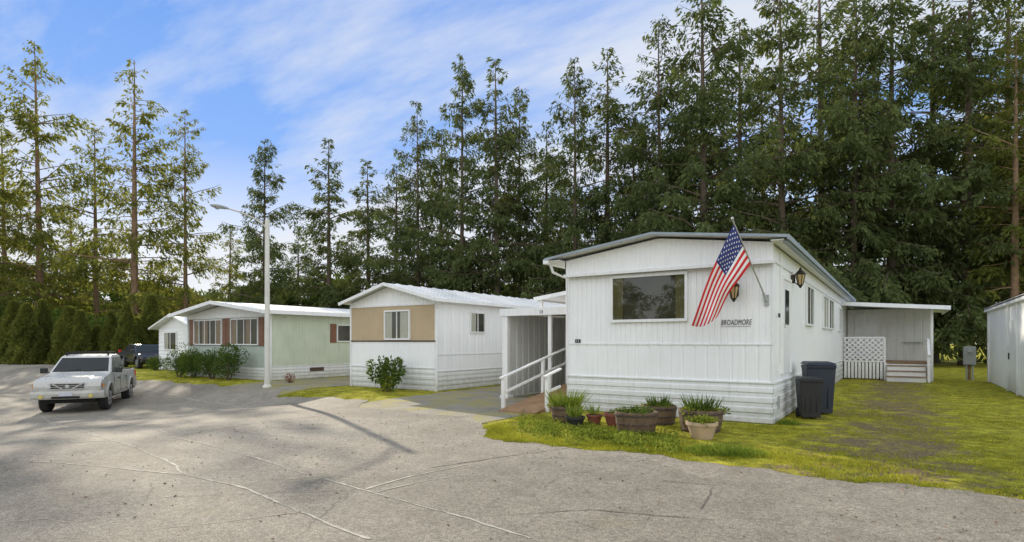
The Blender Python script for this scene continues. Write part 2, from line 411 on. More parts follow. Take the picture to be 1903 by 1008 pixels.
def letter(txt,loc,size,rot,parent,shear=0,m='text',ext=.004,sx=1,off_=.0,width=None):
    cu=bpy.data.curves.new('lettering','FONT'); cu.body=txt; cu.size=size; cu.extrude=ext; cu.shear=shear; cu.align_x='CENTER'; cu.offset=off_
    if len(txt)>3: cu.space_character=1.12
    o=bpy.data.objects.new('tmp',cu); sc.collection.objects.link(o)
    dg=bpy.context.evaluated_depsgraph_get(); me=bpy.data.meshes.new_from_object(o.evaluated_get(dg)); bpy.data.objects.remove(o)
    me.materials.clear(); me.materials.append(M[m])
    if width:
        xs_=[v.co.x for v in me.vertices]; sx=width/(max(xs_)-min(xs_))
    ob=bpy.data.objects.new('lettering',me); sc.collection.objects.link(ob); ob.parent=parent
    off=Vector((0,0,0)); p=parent
    while p is not None: off+=p.location; p=p.parent
    ob.location=Vector(loc)-off; ob.rotation_euler=rot; ob.scale=(sx,1,1); return ob
# ================================================================= HOME 1
X0,X1,Y0,Y1=-6.23,-1.94,11.59,30.2
h1=thing('mobile_home',(-4.08,Y0,0),'white ribbed metal mobile home with picture window and lapped skirting','mobile home')
SK=.78; BZ=1.50; GB=3.02
mb=MB()
mb.box(X0+.03,X1-.03,Y0+.03,Y1,.0,3.30,0)
mb.ribs((X0,Y0,0),(1,0,0),(0,-1,0),X1-X0,BZ,GB,.115,.014)
mb.ribs((X0,Y0-.006,0),(1,0,0),(0,-1,0),X1-X0,SK,BZ-.02,.24,.012)
mb.ribs((X1,Y0,0),(0,1,0),(1,0,0),Y1-Y0,SK,3.36,.2,.012)
mb.ribs((X0,Y1,0),(0,-1,0),(-1,0,0),Y1-Y0,SK,3.36,.2,.010)
gable(mb,X0-.02,X1+.02,Y0-.14,GB+.02,3.36,3.38,3.66,pitch=.105)
mb.add([(X0-.02,Y0-.14,GB+.02),(X1+.02,Y0-.14,GB+.02),(X1+.02,Y0+.05,GB+.02),(X0-.02,Y0+.05,GB+.02)],[(0,3,2,1)])
mb.box(X1+.0,X1+.021,Y0-.14,Y0+.0,GB+.02,3.37); mb.box(X0-.021,X0,Y0-.14,Y0,GB+.02,3.35)
mb.obj('wall',['white'],h1)
mb=MB()
mb.laps((X0-.01,Y0-.02,.0),(1,0,0),(0,-1,0),X1-X0+.02,SK-.02,.19,.028)
mb.laps((X1+.015,Y0-.02,.0),(0,1,0),(1,0,0),Y1-Y0,SK-.02,.19,.028)
mb.laps((X0-.015,Y1,.0),(0,-1,0),(-1,0,0),Y1-Y0,SK-.02,.19,.022)
mb.obj('skirting',['skirt'],h1)
mb=MB()
for z,d in ((BZ,.02),(SK,.035)):
    mb.box(X0-.02,X1+d,Y0-d,Y0+.01,z-.022,z+.012)
mb.box(X1,X1+.03,Y0+.012,Y1,SK-.02,SK+.012)
mb.box(X1-.03,X1+.018,Y0-.018,Y0+.03,SK+.014,BZ-.024); mb.box(X1-.03,X1+.018,Y0-.018,Y0+.03,BZ+.014,GB)
mb.box(X0-.018,X0+.03,Y0-.018,Y0+.03,SK+.014,BZ-.024); mb.box(X0-.018,X0+.03,Y0-.018,Y0+.03,BZ+.014,GB)
mb.box(X0-.05,X1+.05,Y0-.17,Y0-.142,GB-.03,GB+.035)
mb.box(X0+.05,X1-.05,Y0-.035,Y0-.012,GB-.06,GB-.032)
mb.box(X1+.003,X1+.025,Y0+.2,Y1,3.03,3.07)
mb.obj('trim',['trim'],h1,bevel=.004)
rf=MB(); roofshape(rf,X0-.38,X1+.30,Y0-.42,Y1+.2,3.41,3.44,3.74,.035,0)
roof=rf.obj('roof',['metalroof'],h1)
e=MB()
for (xa,za),(xb,zb) in (((X0-.38,3.405),(-4.125,3.735)),((-4.125,3.735),(X1+.30,3.435))):
    e.beam((xa,Y0-.435,za-.012),(xb,Y0-.435,zb-.012),.03,.05)
e.beam((X1+.315,Y0-.44,3.405),(X1+.315,Y1+.2,3.405),.03,.09)
e.beam((X1+.25,Y0-.3,3.35),(X1+.25,Y1+.1,3.35),.07,.05)
e.obj('roof_edge',['metaledge'],roof)
e=MB(); e.beam((X0-.36,Y0-.44,3.34),(X0-.36,Y1,3.34),.13,.10); e.tube([(X0-.34,Y0-.25,3.30),(X0-.30,Y0-.2,3.12),(X0-.07,Y0+.05,2.98),(X0-.05,Y0+.06,.3)],.035,8)
e.obj('gutter',['trim'],roof,bevel=.01)
sf=MB(); sf.box(X1+.022,X1+.24,Y0-.38,Y1,3.365,3.385); sf.box(X0-.3,X0-.022,Y0-.38,Y1,3.345,3.365); sf.obj('soffit',['trim'],roof)
fF=face('F',Y0); fR=face('R',X1)
window(h1,fF,-5.17,-3.54,1.98,2.94,1,.06,curt=('curtain_d',[(0.0,.16),(.86,1.0)]))
window(h1,fR,16.0,17.3,1.97,2.95,2,.05)
window(h1,fR,19.8,21.2,1.97,2.95,2,.05,curt=('curtain',[(0,1)]))
window(h1,fR,21.5,23.0,1.97,2.95,2,.05)
window(h1,fR,25.3,26.4,1.97,2.85,2,.05)
d=MB(); fbox(d,fR,12.5,13.45,.9,2.8,.0,.03); door=d.obj('door',['trim'],h1,bevel=.006)
d=MB(); fbox(d,fR,12.44,12.5,.9,2.8,.0,.05);fbox(d,fR,13.45,13.51,.9,2.8,.0,.05);fbox(d,fR,12.44,13.51,2.8,2.86,.0,.05); d.obj('frame',['white2'],door)
d=MB(); fbox(d,fR,12.75,13.2,1.9,2.6,.032,.04); d.obj('window_pane',['carglass'],door)
d=MB(); d.lathe((X1+.06,12.58,1.85),[(.012,-.02),(.03,-.01),(.03,.02),(.012,.03)],12); d.obj('handle',['chrome'],door)
letter('BROADMORE',(-2.60,Y0-.008,1.868),.15,(math.pi/2,0,0),h1,shear=.22,ext=.002,width=.56)
mb=MB(); mb.box(-2.88,-2.33,Y0-.008,Y0-.002,1.834,1.840); mb.obj('lettering_underline',['text'],h1)
mb=MB(); mb.box(-6.06,-5.93,Y0-.02,Y0-.008,1.47+.05,1.6); np_=mb.obj('number_plaque',['black'],h1); letter('1',(-6.015,Y0-.022,1.535),.075,(math.pi/2,0,0),np_,m='trim'); letter('1',(-5.975,Y0-.022,1.535),.075,(math.pi/2,0,0),np_,m='trim')
mb=MB(); fbox(mb,fR,11.95,12.2,.25,.5,.0,.02); mb.obj('vent',['grey'],h1)
mb=MB(); mb.lathe((X1+.04,12.0,2.05),[(.02,-.04),(.02,.04)],10); mb.obj('outlet',['black'],h1)
mb=MB(); mb.tube([(X1+.03,12.25,3.3),(X1+.03,12.25,1.1)],.012,6); mb.obj('conduit',['trim'],h1)
def lantern(loc,nrm,parent):
    L=Vector(loc); n=Vector(nrm); c=L+n*.17
    mb=MB(); mb.lathe(L+n*.012,[(.05,-.09),(.06,-.05),(.06,.05),(.05,.09)],12)
    mb.tube([L+Vector((0,0,-.02)),L+n*.09+Vector((0,0,-.10)),L+n*.16+Vector((0,0,-.16))],.011,8)
    mb.tube([L+Vector((0,0,.03)),L+n*.06+Vector((0,0,.10)),L+n*.13+Vector((0,0,.11))],.008,6)
    mb.lathe(c,[(.015,-.20),(.03,-.17),(.045,-.15),(.052,-.13)],8)
    mb.lathe(c,[(.105,.09),(.11,.105),(.075,.15),(.03,.19),(.022,.22),(.005,.25)],8)
    for k in range(6):
        t=math.pi*2*k/6; mb.beam(c+Vector((.050*math.cos(t),.050*math.sin(t),-.13)),c+Vector((.095*math.cos(t),.095*math.sin(t),.095)),.014,.014)
    o=mb.obj('wall_lantern',['brass'],parent)
    g=MB(); g.lathe(c,[(.043,-.125),(.085,.088)],6); g.obj('lantern_glass',['amberglass'],o)
lantern((-2.60,Y0-.01,2.50),(0,-1,0),h1)
lantern((X1+.01,13.75,2.90),(1,0,0),h1)
# ---------------- flag
fl=thing('flag',(-2.05,Y0,2.32),'stars and stripes flag on slanted pole bracketed to white mobile home','flag')
pA=Vector((-2.05,Y0-.03,2.32)); pB=Vector((-2.46,10.70,3.72))
mb=MB(); mb.tube([pA,pB],.013,10); mb.lathe(pB,[(.008,-.02),(.024,.0),(.028,.02),(.02,.04),(.004,.055)],10); mb.obj('flag_pole',['rim'],fl)
mb=MB(); mb.box(-2.09,-2.01,Y0-.03,Y0-.012,2.22,2.42); mb.tube([pA+Vector((0,.0,-.02)),pA+(pB-pA)*.09],.024,10); mb.obj('bracket',['grey'],fl)
hA=pA.lerp(pB,.955); hB=pA.lerp(pB,.955-.49)
def atp(px,py,yp):
    t=(px-951.5)/F; r=(t*CT-ST,t*ST+CT); k=yp/r[1]; return Vector((k*r[0],yp,H-(py-635)/F*k))
E0=atp(1285,602,10.85); E1=atp(1332,588,11.0)
C0=atp(1322,498,10.72); C1=atp(1352,545,10.95)
def flagP(u,v):
    a=(hA*(1-u)**2+C0*2*u*(1-u)+E0*u*u); b=(hB*(1-u)**2+C1*2*u*(1-u)+E1*u*u)
    p=a.lerp(b,v)
    w=u**.8
    p=p+Vector((.25,-1,0))*(.065*w*math.sin(v*9+u*3)+.045*w*math.sin(v*4-u*8+1))
    p.z-= .10*u*u*math.sin(v*math.pi*.9+.2)+.03*w*math.sin(u*9)
    return p
nu,nv=50,39
mb=MB(); vs=[flagP(i/nu,j/nv) for i in range(nu+1) for j in range(nv+1)]
mb.v=[tuple(p) for p in vs]
for i in range(nu):
    for j in range(nv):
        a=i*(nv+1)+j; mb.f.append((a,a+1,a+nv+2,a+nv+1)); s=j//3
        mb.m.append(2 if (i<20 and s<7) else (0 if s%2==0 else 1))
for r in range(9):
    n=6 if r%2==0 else 5
    for k in range(n):
        u=.4*((k+.5)/6 if n==6 else (k+1)/6); v=7/13*(r+1)/10
        P=flagP(u,v); du=(flagP(u+.01,v)-P).normalized(); dv=(flagP(u,v+.01)-P).normalized(); nn=du.cross(dv).normalized()
        for sg in (-1,1):
            c=P+nn*sg*.004; vs=[c]
            for q in range(10):
                t=math.pi*q/5; rr=.021 if q%2==0 else .009; vs.append(c+du*rr*math.cos(t)+dv*rr*math.sin(t))
            mb.add(vs,[(0,q+1,(q+1)%10+1) for q in range(10)],1)
mb.obj('flag_cloth',['red','fwhite','blue'],fl,smooth=True)
# ---------------- bins
def wheelie(loc,w,dp,h,m,label):
    t=thing('wheelie_bin',loc,label,'rubbish bin','bins beside the mobile home')
    mb=MB(); vs=[]
    for z,s in ((.04,.82),(h*.86,1.0),(h*.9,1.04),(h*.93,1.04)):
        for i,j in ((-1,-1),(1,-1),(1,1),(-1,1)): vs.append((i*w/2*s,j*dp/2*s,z))
    fs=[(3,2,1,0),(12,13,14,15)]
    for k in range(3):
        for i in range(4): fs.append((k*4+i,k*4+(i+1)%4,k*4+4+(i+1)%4,k*4+4+i))
    mb.add(vs,fs)
    for i in (-1,0,1): mb.box(i*w*.25-.012,i*w*.25+.012,-dp/2*.96,-dp/2*.86,.15,h*.55)
    mb.obj('body',[m],t,world=False,bevel=.02)
    l=MB(); l.add([(-w/2*1.1,-dp/2*1.12,h*.935),(w/2*1.1,-dp/2*1.12,h*.935),(w/2*1.1,dp/2*1.1,h*.95),(-w/2*1.1,dp/2*1.1,h*.95),(-w/2*.9,-dp/2*.9,h*.985),(w/2*.9,-dp/2*.9,h*.985),(w/2*.9,dp/2*1.0,h),(-w/2*.9,dp/2*1.0,h)],[(0,3,2,1),(4,5,6,7),(0,1,5,4),(1,2,6,5),(2,3,7,6),(3,0,4,7)])
    l.obj('lid',[m],t,world=False,bevel=.012)
    hd=MB(); hd.tube([(-w*.42,dp/2*1.02,h*.9),(-w*.42,dp/2*1.25,h*.9),(w*.42,dp/2*1.25,h*.9),(w*.42,dp/2*1.02,h*.9)],.014,8); hd.obj('handle',[m],t,world=False)
    for sx in (-1,1):
        wh=MB(); wh.tube([(sx*w*.36,dp*.42,.1),(sx*w*.46,dp*.42,.1)],.1,16); wh.obj('wheel',['rubber'],t,world=False)
    return t
wheelie((-1.50,12.95,0),.42,.42,.84,'bin','small charcoal rubbish bin beside white mobile home wall').rotation_euler=(0,0,.35)
wheelie((-1.44,13.95,0),.55,.60,1.12,'binb','tall blue grey wheelie bin beside white mobile home wall').rotation_euler=(0,0,.3)
# ---------------- pots
def vessel(kind,loc,r,h,m,label,name):
    t=thing(name,loc,label,'planter','planters in front of the mobile home')
    mb=MB()
    if kind=='barrel':
        mb.lathe((0,0,0),[(r*.84,0),(r*.95,h*.4),(r,h*.8),(r,h),(r*.92,h),(r*.90,h*.88)],22)
        mb.obj('tub',[m],t,world=False)
        for z in (.12,.45,.86):
            hp=MB(); rr=r*(.84+.16*min(1,z*1.25))+.008; hp.lathe((0,0,0),[(rr,h*z-.018),(rr+.002,h*z),(rr,h*z+.018)],28); hp.obj('hoop',['hoop'],t,world=False)
    else:
        mb.lathe((0,0,0),[(r*.65,0),(r*.90,h*.75),(r*.92,h*.8),(r,h*.81),(r,h),(r*.9,h),(r*.86,h*.88)],28); mb.obj('pot',[m],t,world=False,smooth=False)
    s=MB(); s.lathe((0,0,0),[(r*.88,h*.86),(r*.88,h*.9)],20); s.obj('soil',['soil'],t,world=False)
    return t
def plantmesh(parent,n,rad,z0,hh,l,w,m,up=.7,name='foliage',flat=1.0):
    a=rng.uniform(0,2*np.pi,n); rr=rad*np.sqrt(rng.uniform(0,1,n)); z=z0+hh*rng.uniform(0,1,n)**1.3*(1-.5*(rr/rad)**2)
    clump=.75+.35*np.sin(a*3+rng.uniform(0,6))
    P=np.stack([np.cos(a)*rr*clump,np.sin(a)*rr*clump,z],1)
    d=np.stack([np.cos(a)*(1-up)+rng.normal(0,.35,n),np.sin(a)*(1-up)+rng.normal(0,.35,n),up+rng.normal(0,.3,n)],1)
    return quadmesh(name,leaves(P,d,rng.uniform(.6,1.2,n)*l,rng.uniform(.7,1.2,n)*w),m,parent)
def tufts(parent,n,rad,z0,l,w,m,lean=.45,name='foliage'):
    a=rng.uniform(0,2*np.pi,n); rr=rad*.6*np.sqrt(rng.uniform(0,1,n)); P=np.stack([np.cos(a)*rr,np.sin(a)*rr,np.full(n,z0)],1)
    d=np.stack([np.cos(a)*lean+rng.normal(0,.2,n),np.sin(a)*lean+rng.normal(0,.2,n),np.ones(n)],1)
    return quadmesh(name,leaves(P,d,rng.uniform(.5,1.1,n)*l,np.full(n,w)),m,parent)
t=vessel('barrel',(-3.73,9.35,0),.36,.36,'barrel','half whisky barrel planter with low green plants','barrel_planter'); plantmesh(t,700,.34,.30,.12,.06,.028,'leaf',.5)
t=vessel('pot',(-2.62,9.35,0),.25,.27,'cream','cream clay pot with leafy green plant','flower_pot'); plantmesh(t,600,.25,.22,.14,.06,.03,'leafy',.5)
t=vessel('barrel',(-2.85,10.1,0),.37,.38,'barrel','half barrel planter with tall daffodil leaves','barrel_planter'); tufts(t,150,.4,.32,.36,.018,'leaf'); plantmesh(t,600,.42,.30,.18,.06,.03,'leafy',.4)
t=vessel('pot',(-4.82,9.2,0),.18,.21,'plastic','black plastic nursery pot with daffodil leaves','flower_pot'); tufts(t,90,.16,.18,.28,.017,'grassb')
t=vessel('barrel',(-5.32,9.8,0),.30,.31,'barrel','half barrel planter overflowing with yellow green leaves','barrel_planter'); tufts(t,180,.45,.26,.46,.018,'grassb',.6); plantmesh(t,450,.34,.26,.2,.06,.03,'leafy',.4)
t=vessel('pot',(-4.30,9.75,0),.20,.25,'terra','reddish brown glazed pot on moss','flower_pot'); plantmesh(t,150,.15,.22,.08,.05,.02,'leaf',.5)
t=vessel('pot',(-4.72,9.78,0),.15,.19,'terra','small dark terracotta pot with stalks','flower_pot'); tufts(t,50,.12,.17,.26,.014,'grassb')
t=vessel('barrel',(-3.75,10.55,0),.32,.35,'barrel','half barrel with short tulip leaves by skirting','barrel_planter'); tufts(t,90,.3,.3,.3,.022,'leaf'); plantmesh(t,300,.3,.3,.12,.06,.03,'leafy',.5)
# ---------------- carport between homes
cp=thing('carport',(-7.6,13.1,0),'white carport with square posts, fascia and ribbed panels','carport')
mb=MB()
mb.box(-9.05,-6.32,12.95,20.0,2.36,2.40); mb.obj('roof',['metalroof'],cp)
mb=MB(); mb.box(-9.08,-6.30,12.90,12.948,2.24,2.44); mb.box(-9.10,-9.052,12.95,20,2.26,2.42); fs=mb.obj('fascia',['trim'],cp,bevel=.006)
letter('13',(-7.75,12.893,2.285),.12,(math.pi/2,0,0),fs)
for (px_,py_,w) in ((-8.93,13.02,.17),(-7.55,13.02,.09),(-8.95,16.5,.1),(-8.95,19.8,.1)):
    mb=MB(); mb.box(px_-w/2,px_+w/2,py_-w/2,py_+w/2,0.0,2.238 if py_<14 else 2.36)
    if w>.1: mb.box(px_-w*.8,px_+w*.8,py_-w*.8,py_+w*.8,.0,.08)
    mb.obj('post',['white2'],cp,bevel=.008)
mb=MB(); mb.ribs((-8.9,17.0,0),(1,0,0),(0,-1,0),2.6,.1,2.34,.22,.035); mb.box(-8.9,-6.3,17.04,17.1,.1,2.34); mb.obj('wall_panel',['porchw'],cp)
mb=MB(); mb.ribs((-8.9,13.2,0),(0,1,0),(1,0,0),3.7,.05,2.3,.3,.04);mb.box(-8.97,-8.945,13.2,16.9,.05,2.3); mb.obj('wall_panel',['porchw'],cp)
mb=MB(); mb.beam((-8.7,16.9,1.5),(-7.0,16.9,1.5),.05,.09); mb.obj('shelf_board',['wood'],cp)
aw=thing('porch_awning',(-7.3,13.4,0),'white sloping entrance awning on slim post beside mobile home','awning')
mb=MB(); mb.add([(-8.3,13.5,2.72),(X0-.08,13.5,2.98),(X0-.08,20,2.98),(-8.3,20,2.72),(-8.3,13.5,2.77),(X0-.08,13.5,3.03),(X0-.08,20,3.03),(-8.3,20,2.77)],[(0,3,2,1),(4,5,6,7),(0,1,5,4),(1,2,6,5),(2,3,7,6),(3,0,4,7)]); mb.obj('roof',['metalroof'],aw)
mb=MB(); mb.beam((-8.32,13.46,2.71),(X0-.1,13.46,2.97),.04,.10); mb.beam((-8.33,13.5,2.72),(-8.33,20,2.72),.04,.10); mb.obj('fascia',['trim'],aw)
mb=MB(); mb.box(-7.36,-7.27,13.5,13.59,0,2.84); mb.obj('post',['white2'],aw,bevel=.006)
mb=MB(); mb.box(-8.2,-8.12,13.55,13.63,2.40,2.72); mb.obj('post',['white2'],aw,bevel=.006)
# ramp
rp=thing('wheelchair_ramp',(-6.8,11.8,0),'plywood access ramp with white painted handrails','ramp')
def rz(y): return .03+.55*max(0,min(1,(y-10.5)/4.0))
mb=MB(); mb.add([(-7.35,10.4,.0),(-6.42,10.4,.0),(-6.42,14.5,.52),(-7.35,14.5,.52),(-7.35,10.4,.035),(-6.42,10.4,.035),(-6.42,14.5,.57),(-7.35,14.5,.57)],[(0,3,2,1),(4,5,6,7),(0,1,5,4),(1,2,6,5),(2,3,7,6),(3,0,4,7)]); mb.box(-7.35,-6.42,14.5,17.0,.5,.57); mb.add([(-7.36,10.6,.0),(-7.36,14.5,.0),(-7.36,14.5,.5),(-7.36,10.6,.02)],[(0,1,2,3)]); mb.add([(-6.41,10.6,.0),(-6.41,14.5,.0),(-6.41,14.5,.5),(-6.41,10.6,.02)],[(3,2,1,0)])
mb.obj('deck',['ramp'],rp)
def rail(y): return .74+(y-10.6)*.21
for xx,y0_ in ((-7.40,10.66),(-6.40,10.9)):
    mb=MB()
    for yy in ((y0_,12.4,14.3) if xx<-7 else (y0_,)): mb.beam((xx,yy,0),(xx,yy,rail(yy)-.01),.075,.075,up=(0,1,0))
    y1_=14.4 if xx<-7 else 11.5
    mb.beam((xx,y0_-.1,rail(y0_-.1)),(xx,y1_,rail(y1_)),.08,.04); mb.beam((xx,y0_,rail(y0_)-.36),(xx,y1_,rail(y1_)-.40),.035,.06)
    mb.obj('handrail',['white2'],rp,bevel=.005)
# ---------------- rear porch
rpn=thing('covered_porch',(-.4,27.5,0),'white covered back porch with lattice panel and wooden steps','porch')
mb=MB(); mb.box(-1.9,1.15,29.63,31.5,.0,2.95); mb.ribs((-1.9,29.6,0),(1,0,0),(0,-1,0),3.05,.0,2.9,.3,.012); mb.obj('wall',['porchw'],rpn)
mb=MB(); mb.add([(-1.92,26.9,3.10),(1.55,26.9,2.82),(1.55,31.6,2.82),(-1.92,31.6,3.10),(-1.92,26.9,3.16),(1.55,26.9,2.88),(1.55,31.6,2.88),(-1.92,31.6,3.16)],[(0,3,2,1),(4,5,6,7),(0,1,5,4),(1,2,6,5),(2,3,7,6),(3,0,4,7)]); r2=mb.obj('roof',['metalroof'],rpn)
mb=MB(); mb.beam((-1.92,26.87,3.09),(1.6,26.87,2.81),.05,.15); mb.beam((1.58,26.9,2.80),(1.58,31.6,2.80),.05,.13); mb.obj('fascia',['trim'],r2)
mb=MB(); mb.box(1.02,1.10,27.42,27.50,0,2.83); mb.obj('post',['white2'],rpn)
mb=MB(); mb.box(-1.62,-.78,29.56,29.59,.78,2.75); dr=mb.obj('door',['trim'],rpn,bevel=.005); mb=MB(); mb.lathe((-.88,29.53,1.75),[(.01,-.03),(.03,0),(.01,.03)],10); mb.obj('handle',['chrome'],dr)
mb=MB(); mb.box(-1.9,1.1,27.5,29.56,.68,.75); mb.obj('deck',['wood'],rpn)
mb=MB(); mb.box(-.48,1.1,27.49,27.498,.0,.66); mb.obj('deck_skirt',['porchw'],rpn)
mb=MB()
x=-1.88
while x<-.5:
    mb.box(x,x+.09,27.46,27.485,.05,.72); x+=.125
mb.obj('slat_skirt',['white2'],rpn)
lt=MB(); lx0,lx1,lz0,lz1=-1.88,-.5,.78,1.68
def clipline(c,sg):
    pts=[]
    for x in (lx0,lx1):
        z=c+sg*(x-lx0)
        if lz0<=z<=lz1: pts.append((x,z))
    for z in (lz0,lz1):
        x=lx0+(z-c)/sg
        if lx0<x<lx1: pts.append((x,z))
    return pts[:2] if len(pts)>=2 else None
c=-1
while c<3.5:
    p=clipline(c,1)
    if p: lt.beam((p[0][0],27.462,p[0][1]),(p[1][0],27.462,p[1][1]),.008,.05,up=(0,0,1))
    p=clipline(c,-1)
    if p: lt.beam((p[0][0],27.472,p[0][1]),(p[1][0],27.472,p[1][1]),.008,.05,up=(0,0,1))
    c+=.20
lt.box(lx0-.03,lx1+.03,27.445,27.49,lz1,lz1+.06); lt.box(lx0-.03,lx1+.03,27.445,27.49,lz0-.06,lz0); lt.box(lx1,lx1+.06,27.44,27.49,0,lz1)
lt.obj('lattice',['fwhite'],rpn)
mb=MB()
for i in range(3): mb.box(-.40,.85,26.6+.28*i,27.485,.0+.2*i+ (0.0 if i==0 else .002),.2*(i+1)-.02)
mb.obj('steps',['white2'],rpn,bevel=.01)
mb=MB()
for i in range(3): mb.box(-.42,.87,26.57+.28*i,26.87+.28*i,.2*(i+1)-.018,.2*(i+1)+.015)
mb.obj('step_tread',['wood'],rpn)
mb=MB()
for y,z in ((26.65,1.05),(27.45,1.62)): mb.box(.90,.98,y-.04,y+.04,0,z)
mb.beam((.94,26.55,1.02),(.94,27.5,1.64),.08,.05); mb.beam((.94,26.6,.62),(.94,27.5,1.2),.04,.06); mb.box(.93,.96,27.5,29.5,1.55,1.62)
for y in (26.8,26.95,27.1,27.25): mb.beam((.94,y,.2),(.94,y,1.05+(y-26.5)*.6),.03,.03)
mb.obj('handrail',['fwhite'],rpn)
mb=MB(); mb.box(.1,.8,29.45,29.56,1.50,1.53); mb.obj('wall_shelf',['grey'],rpn)
# ---------------- sheds at right
sh=thing('storage_shed',(4.3,24.5,0),'white metal storage shed with low pitched roof','shed')
mb=MB(); mb.box(2.90,6.0,20.0,28.6,0,2.7); mb.ribs((2.87,28.6,0),(0,-1,0),(-1,0,0),8.6,.02,2.68,.42,.02); mb.obj('wall',['white'],sh)
mb=MB(); mb.beam((2.80,19.8,2.74),(2.80,28.8,2.74),.12,.12); mb.box(2.82,2.87,28.4,28.62,.0,2.68); mb.box(2.81,2.868,23.6,23.72,.0,2.68); mb.box(2.81,2.868,21.9,22.02,.0,2.68); mb.obj('trim',['trim'],sh)
mb=MB(); mb.add([(2.74,19.7,2.82),(4.4,19.7,3.2),(6.1,19.7,2.82),(2.74,28.8,2.82),(4.4,28.8,3.2),(6.1,28.8,2.82),(2.74,19.7,2.76),(4.4,19.7,2.76),(6.1,19.7,2.76),(2.74,28.8,2.76),(4.4,28.8,2.76),(6.1,28.8,2.76)],[(0,1,4,3),(1,2,5,4),(6,9,10,7),(7,10,11,8),(0,6,7,1),(1,7,8,2),(3,4,10,9),(4,5,11,10),(0,3,9,6),(2,8,11,5)]); mb.obj('roof',['metalroof'],sh)
mb=MB(); mb.box(2.83,2.866,22.1,23.5,.05,2.2); dd=mb.obj('door',['skirt'],sh,bevel=.005); mb=MB(); mb.box(2.80,2.83,23.3,23.36,1.0,1.2); mb.obj('handle',['black'],dd)
mp=thing('electric_meter_pedestal',(2.35,29.5,0),'grey electric meter box on post in grass','electric meter')
mb=MB(); mb.box(2.30,2.40,29.48,29.56,0,1.4); mb.obj('post',['wood'],mp)
mb=MB(); mb.box(2.15,2.55,29.30,29.47,.62,1.35); mb.obj('meter_box',['grey'],mp,bevel=.02)
mb=MB(); mb.tube([(2.35,29.30,1.18),(2.35,29.20,1.18)],[.085,.075],16); mb.obj('meter_dial',['lens'],mp)
for cx_ in (2.25,2.45):
    mb=MB(); mb.tube([(cx_,29.4,.62),(cx_,29.4,0)],.03,8); mb.obj('conduit',['grey'],mp)
# ================================================================= HOME 2
X0,X1,Y0,Y1=-15.8,-11.89,13.49,28.0
h2=thing('mobile_home',(-13.85,Y0,0),'white mobile home with tan front panel and metal roof','mobile home')
mb=MB(); mb.box(X0+.03,X1-.03,Y0+.03,Y1,0,2.86)
mb.ribs((X0,Y0,0),(1,0,0),(0,-1,0),X1-X0,.72,1.54,.3,.008)
mb.ribs((X1,Y0,0),(0,1,0),(1,0,0),Y1-Y0,1.14,2.9,.42,.010); mb.ribs((X1+.004,Y0,0),(0,1,0),(1,0,0),Y1-Y0,.62,1.12,.42,.006)
mb.ribs((X0,Y1,0),(0,-1,0),(-1,0,0),Y1-Y0,.62,2.9,.4,.008)
gable(mb,X0,X1,Y0-.02,2.74,2.86,2.86,3.40,pitch=.16,depth=.012); mb.obj('wall',['white'],h2)
mb=MB(); mb.ribs((X0,Y0-.012,0),(1,0,0),(0,-1,0),X1-X0,1.585,2.72,.32,.006); mb.obj('tan_panel',['tan'],h2)
mb=MB(); mb.box(X0,X1,Y0-.03,Y0-.0,1.545,1.58); mb.obj('dark_band',['darktrim'],h2)
mb=MB(); mb.laps((X0-.01,Y0-.015,0),(1,0,0),(0,-1,0),X1-X0+.02,.70,.17,.025); mb.laps((X1+.015,Y0-.015,0),(0,1,0),(1,0,0),Y1-Y0,.60,.15,.02); mb.obj('skirting',['skirt'],h2)
mb=MB(); mb.box(X1-.04,X1+.03,Y0-.03,Y0+.03,.0,2.86); mb.box(X0-.03,X0+.04,Y0-.03,Y0+.03,.0,2.86); mb.box(X0-.03,X1+.03,Y0-.04,Y0-.014,2.70,2.75); mb.box(X1+.006,X1+.022,Y0+.03,Y1,1.12,1.15); mb.box(X1+.006,X1+.03,Y0+.03,Y1,.60,.63); mb.box(X0+.04,X1-.04,Y0-.035,Y0-.014,.70,.73); mb.obj('trim',['trim'],h2,bevel=.004)
rf=MB(); roofshape(rf,X0-.22,X1+.25,Y0-.35,Y1+.2,2.87,2.87,3.45,.03,0,ribs=.6); roof=rf.obj('roof',['metalroof'],h2)
e=MB(); e.beam((X0-.22,Y0-.365,2.83),(-13.83,Y0-.365,3.41),.03,.10); e.beam((-13.83,Y0-.365,3.41),(X1+.25,Y0-.365,2.83),.03,.10); e.beam((X1+.27,Y0-.35,2.82),(X1+.27,Y1+.2,2.82),.05,.10); e.obj('fascia',['trim'],roof)
e=MB(); e.tube([(X1+.24,Y0-.2,2.78),(X1+.07,Y0-.05,2.55),(X1+.06,Y0-.04,.15)],.03,8); e.obj('downpipe',['trim'],roof)
window(h2,face('F',Y0-.012),-14.1,-12.98,1.62,2.55,2,.05,curt=('curtain',[(0,.3),(.62,1)]),)
window(h2,face('R',X1),15.16,15.95,1.86,2.52,2,.04,curt=('curtain',[(0,.4)]))
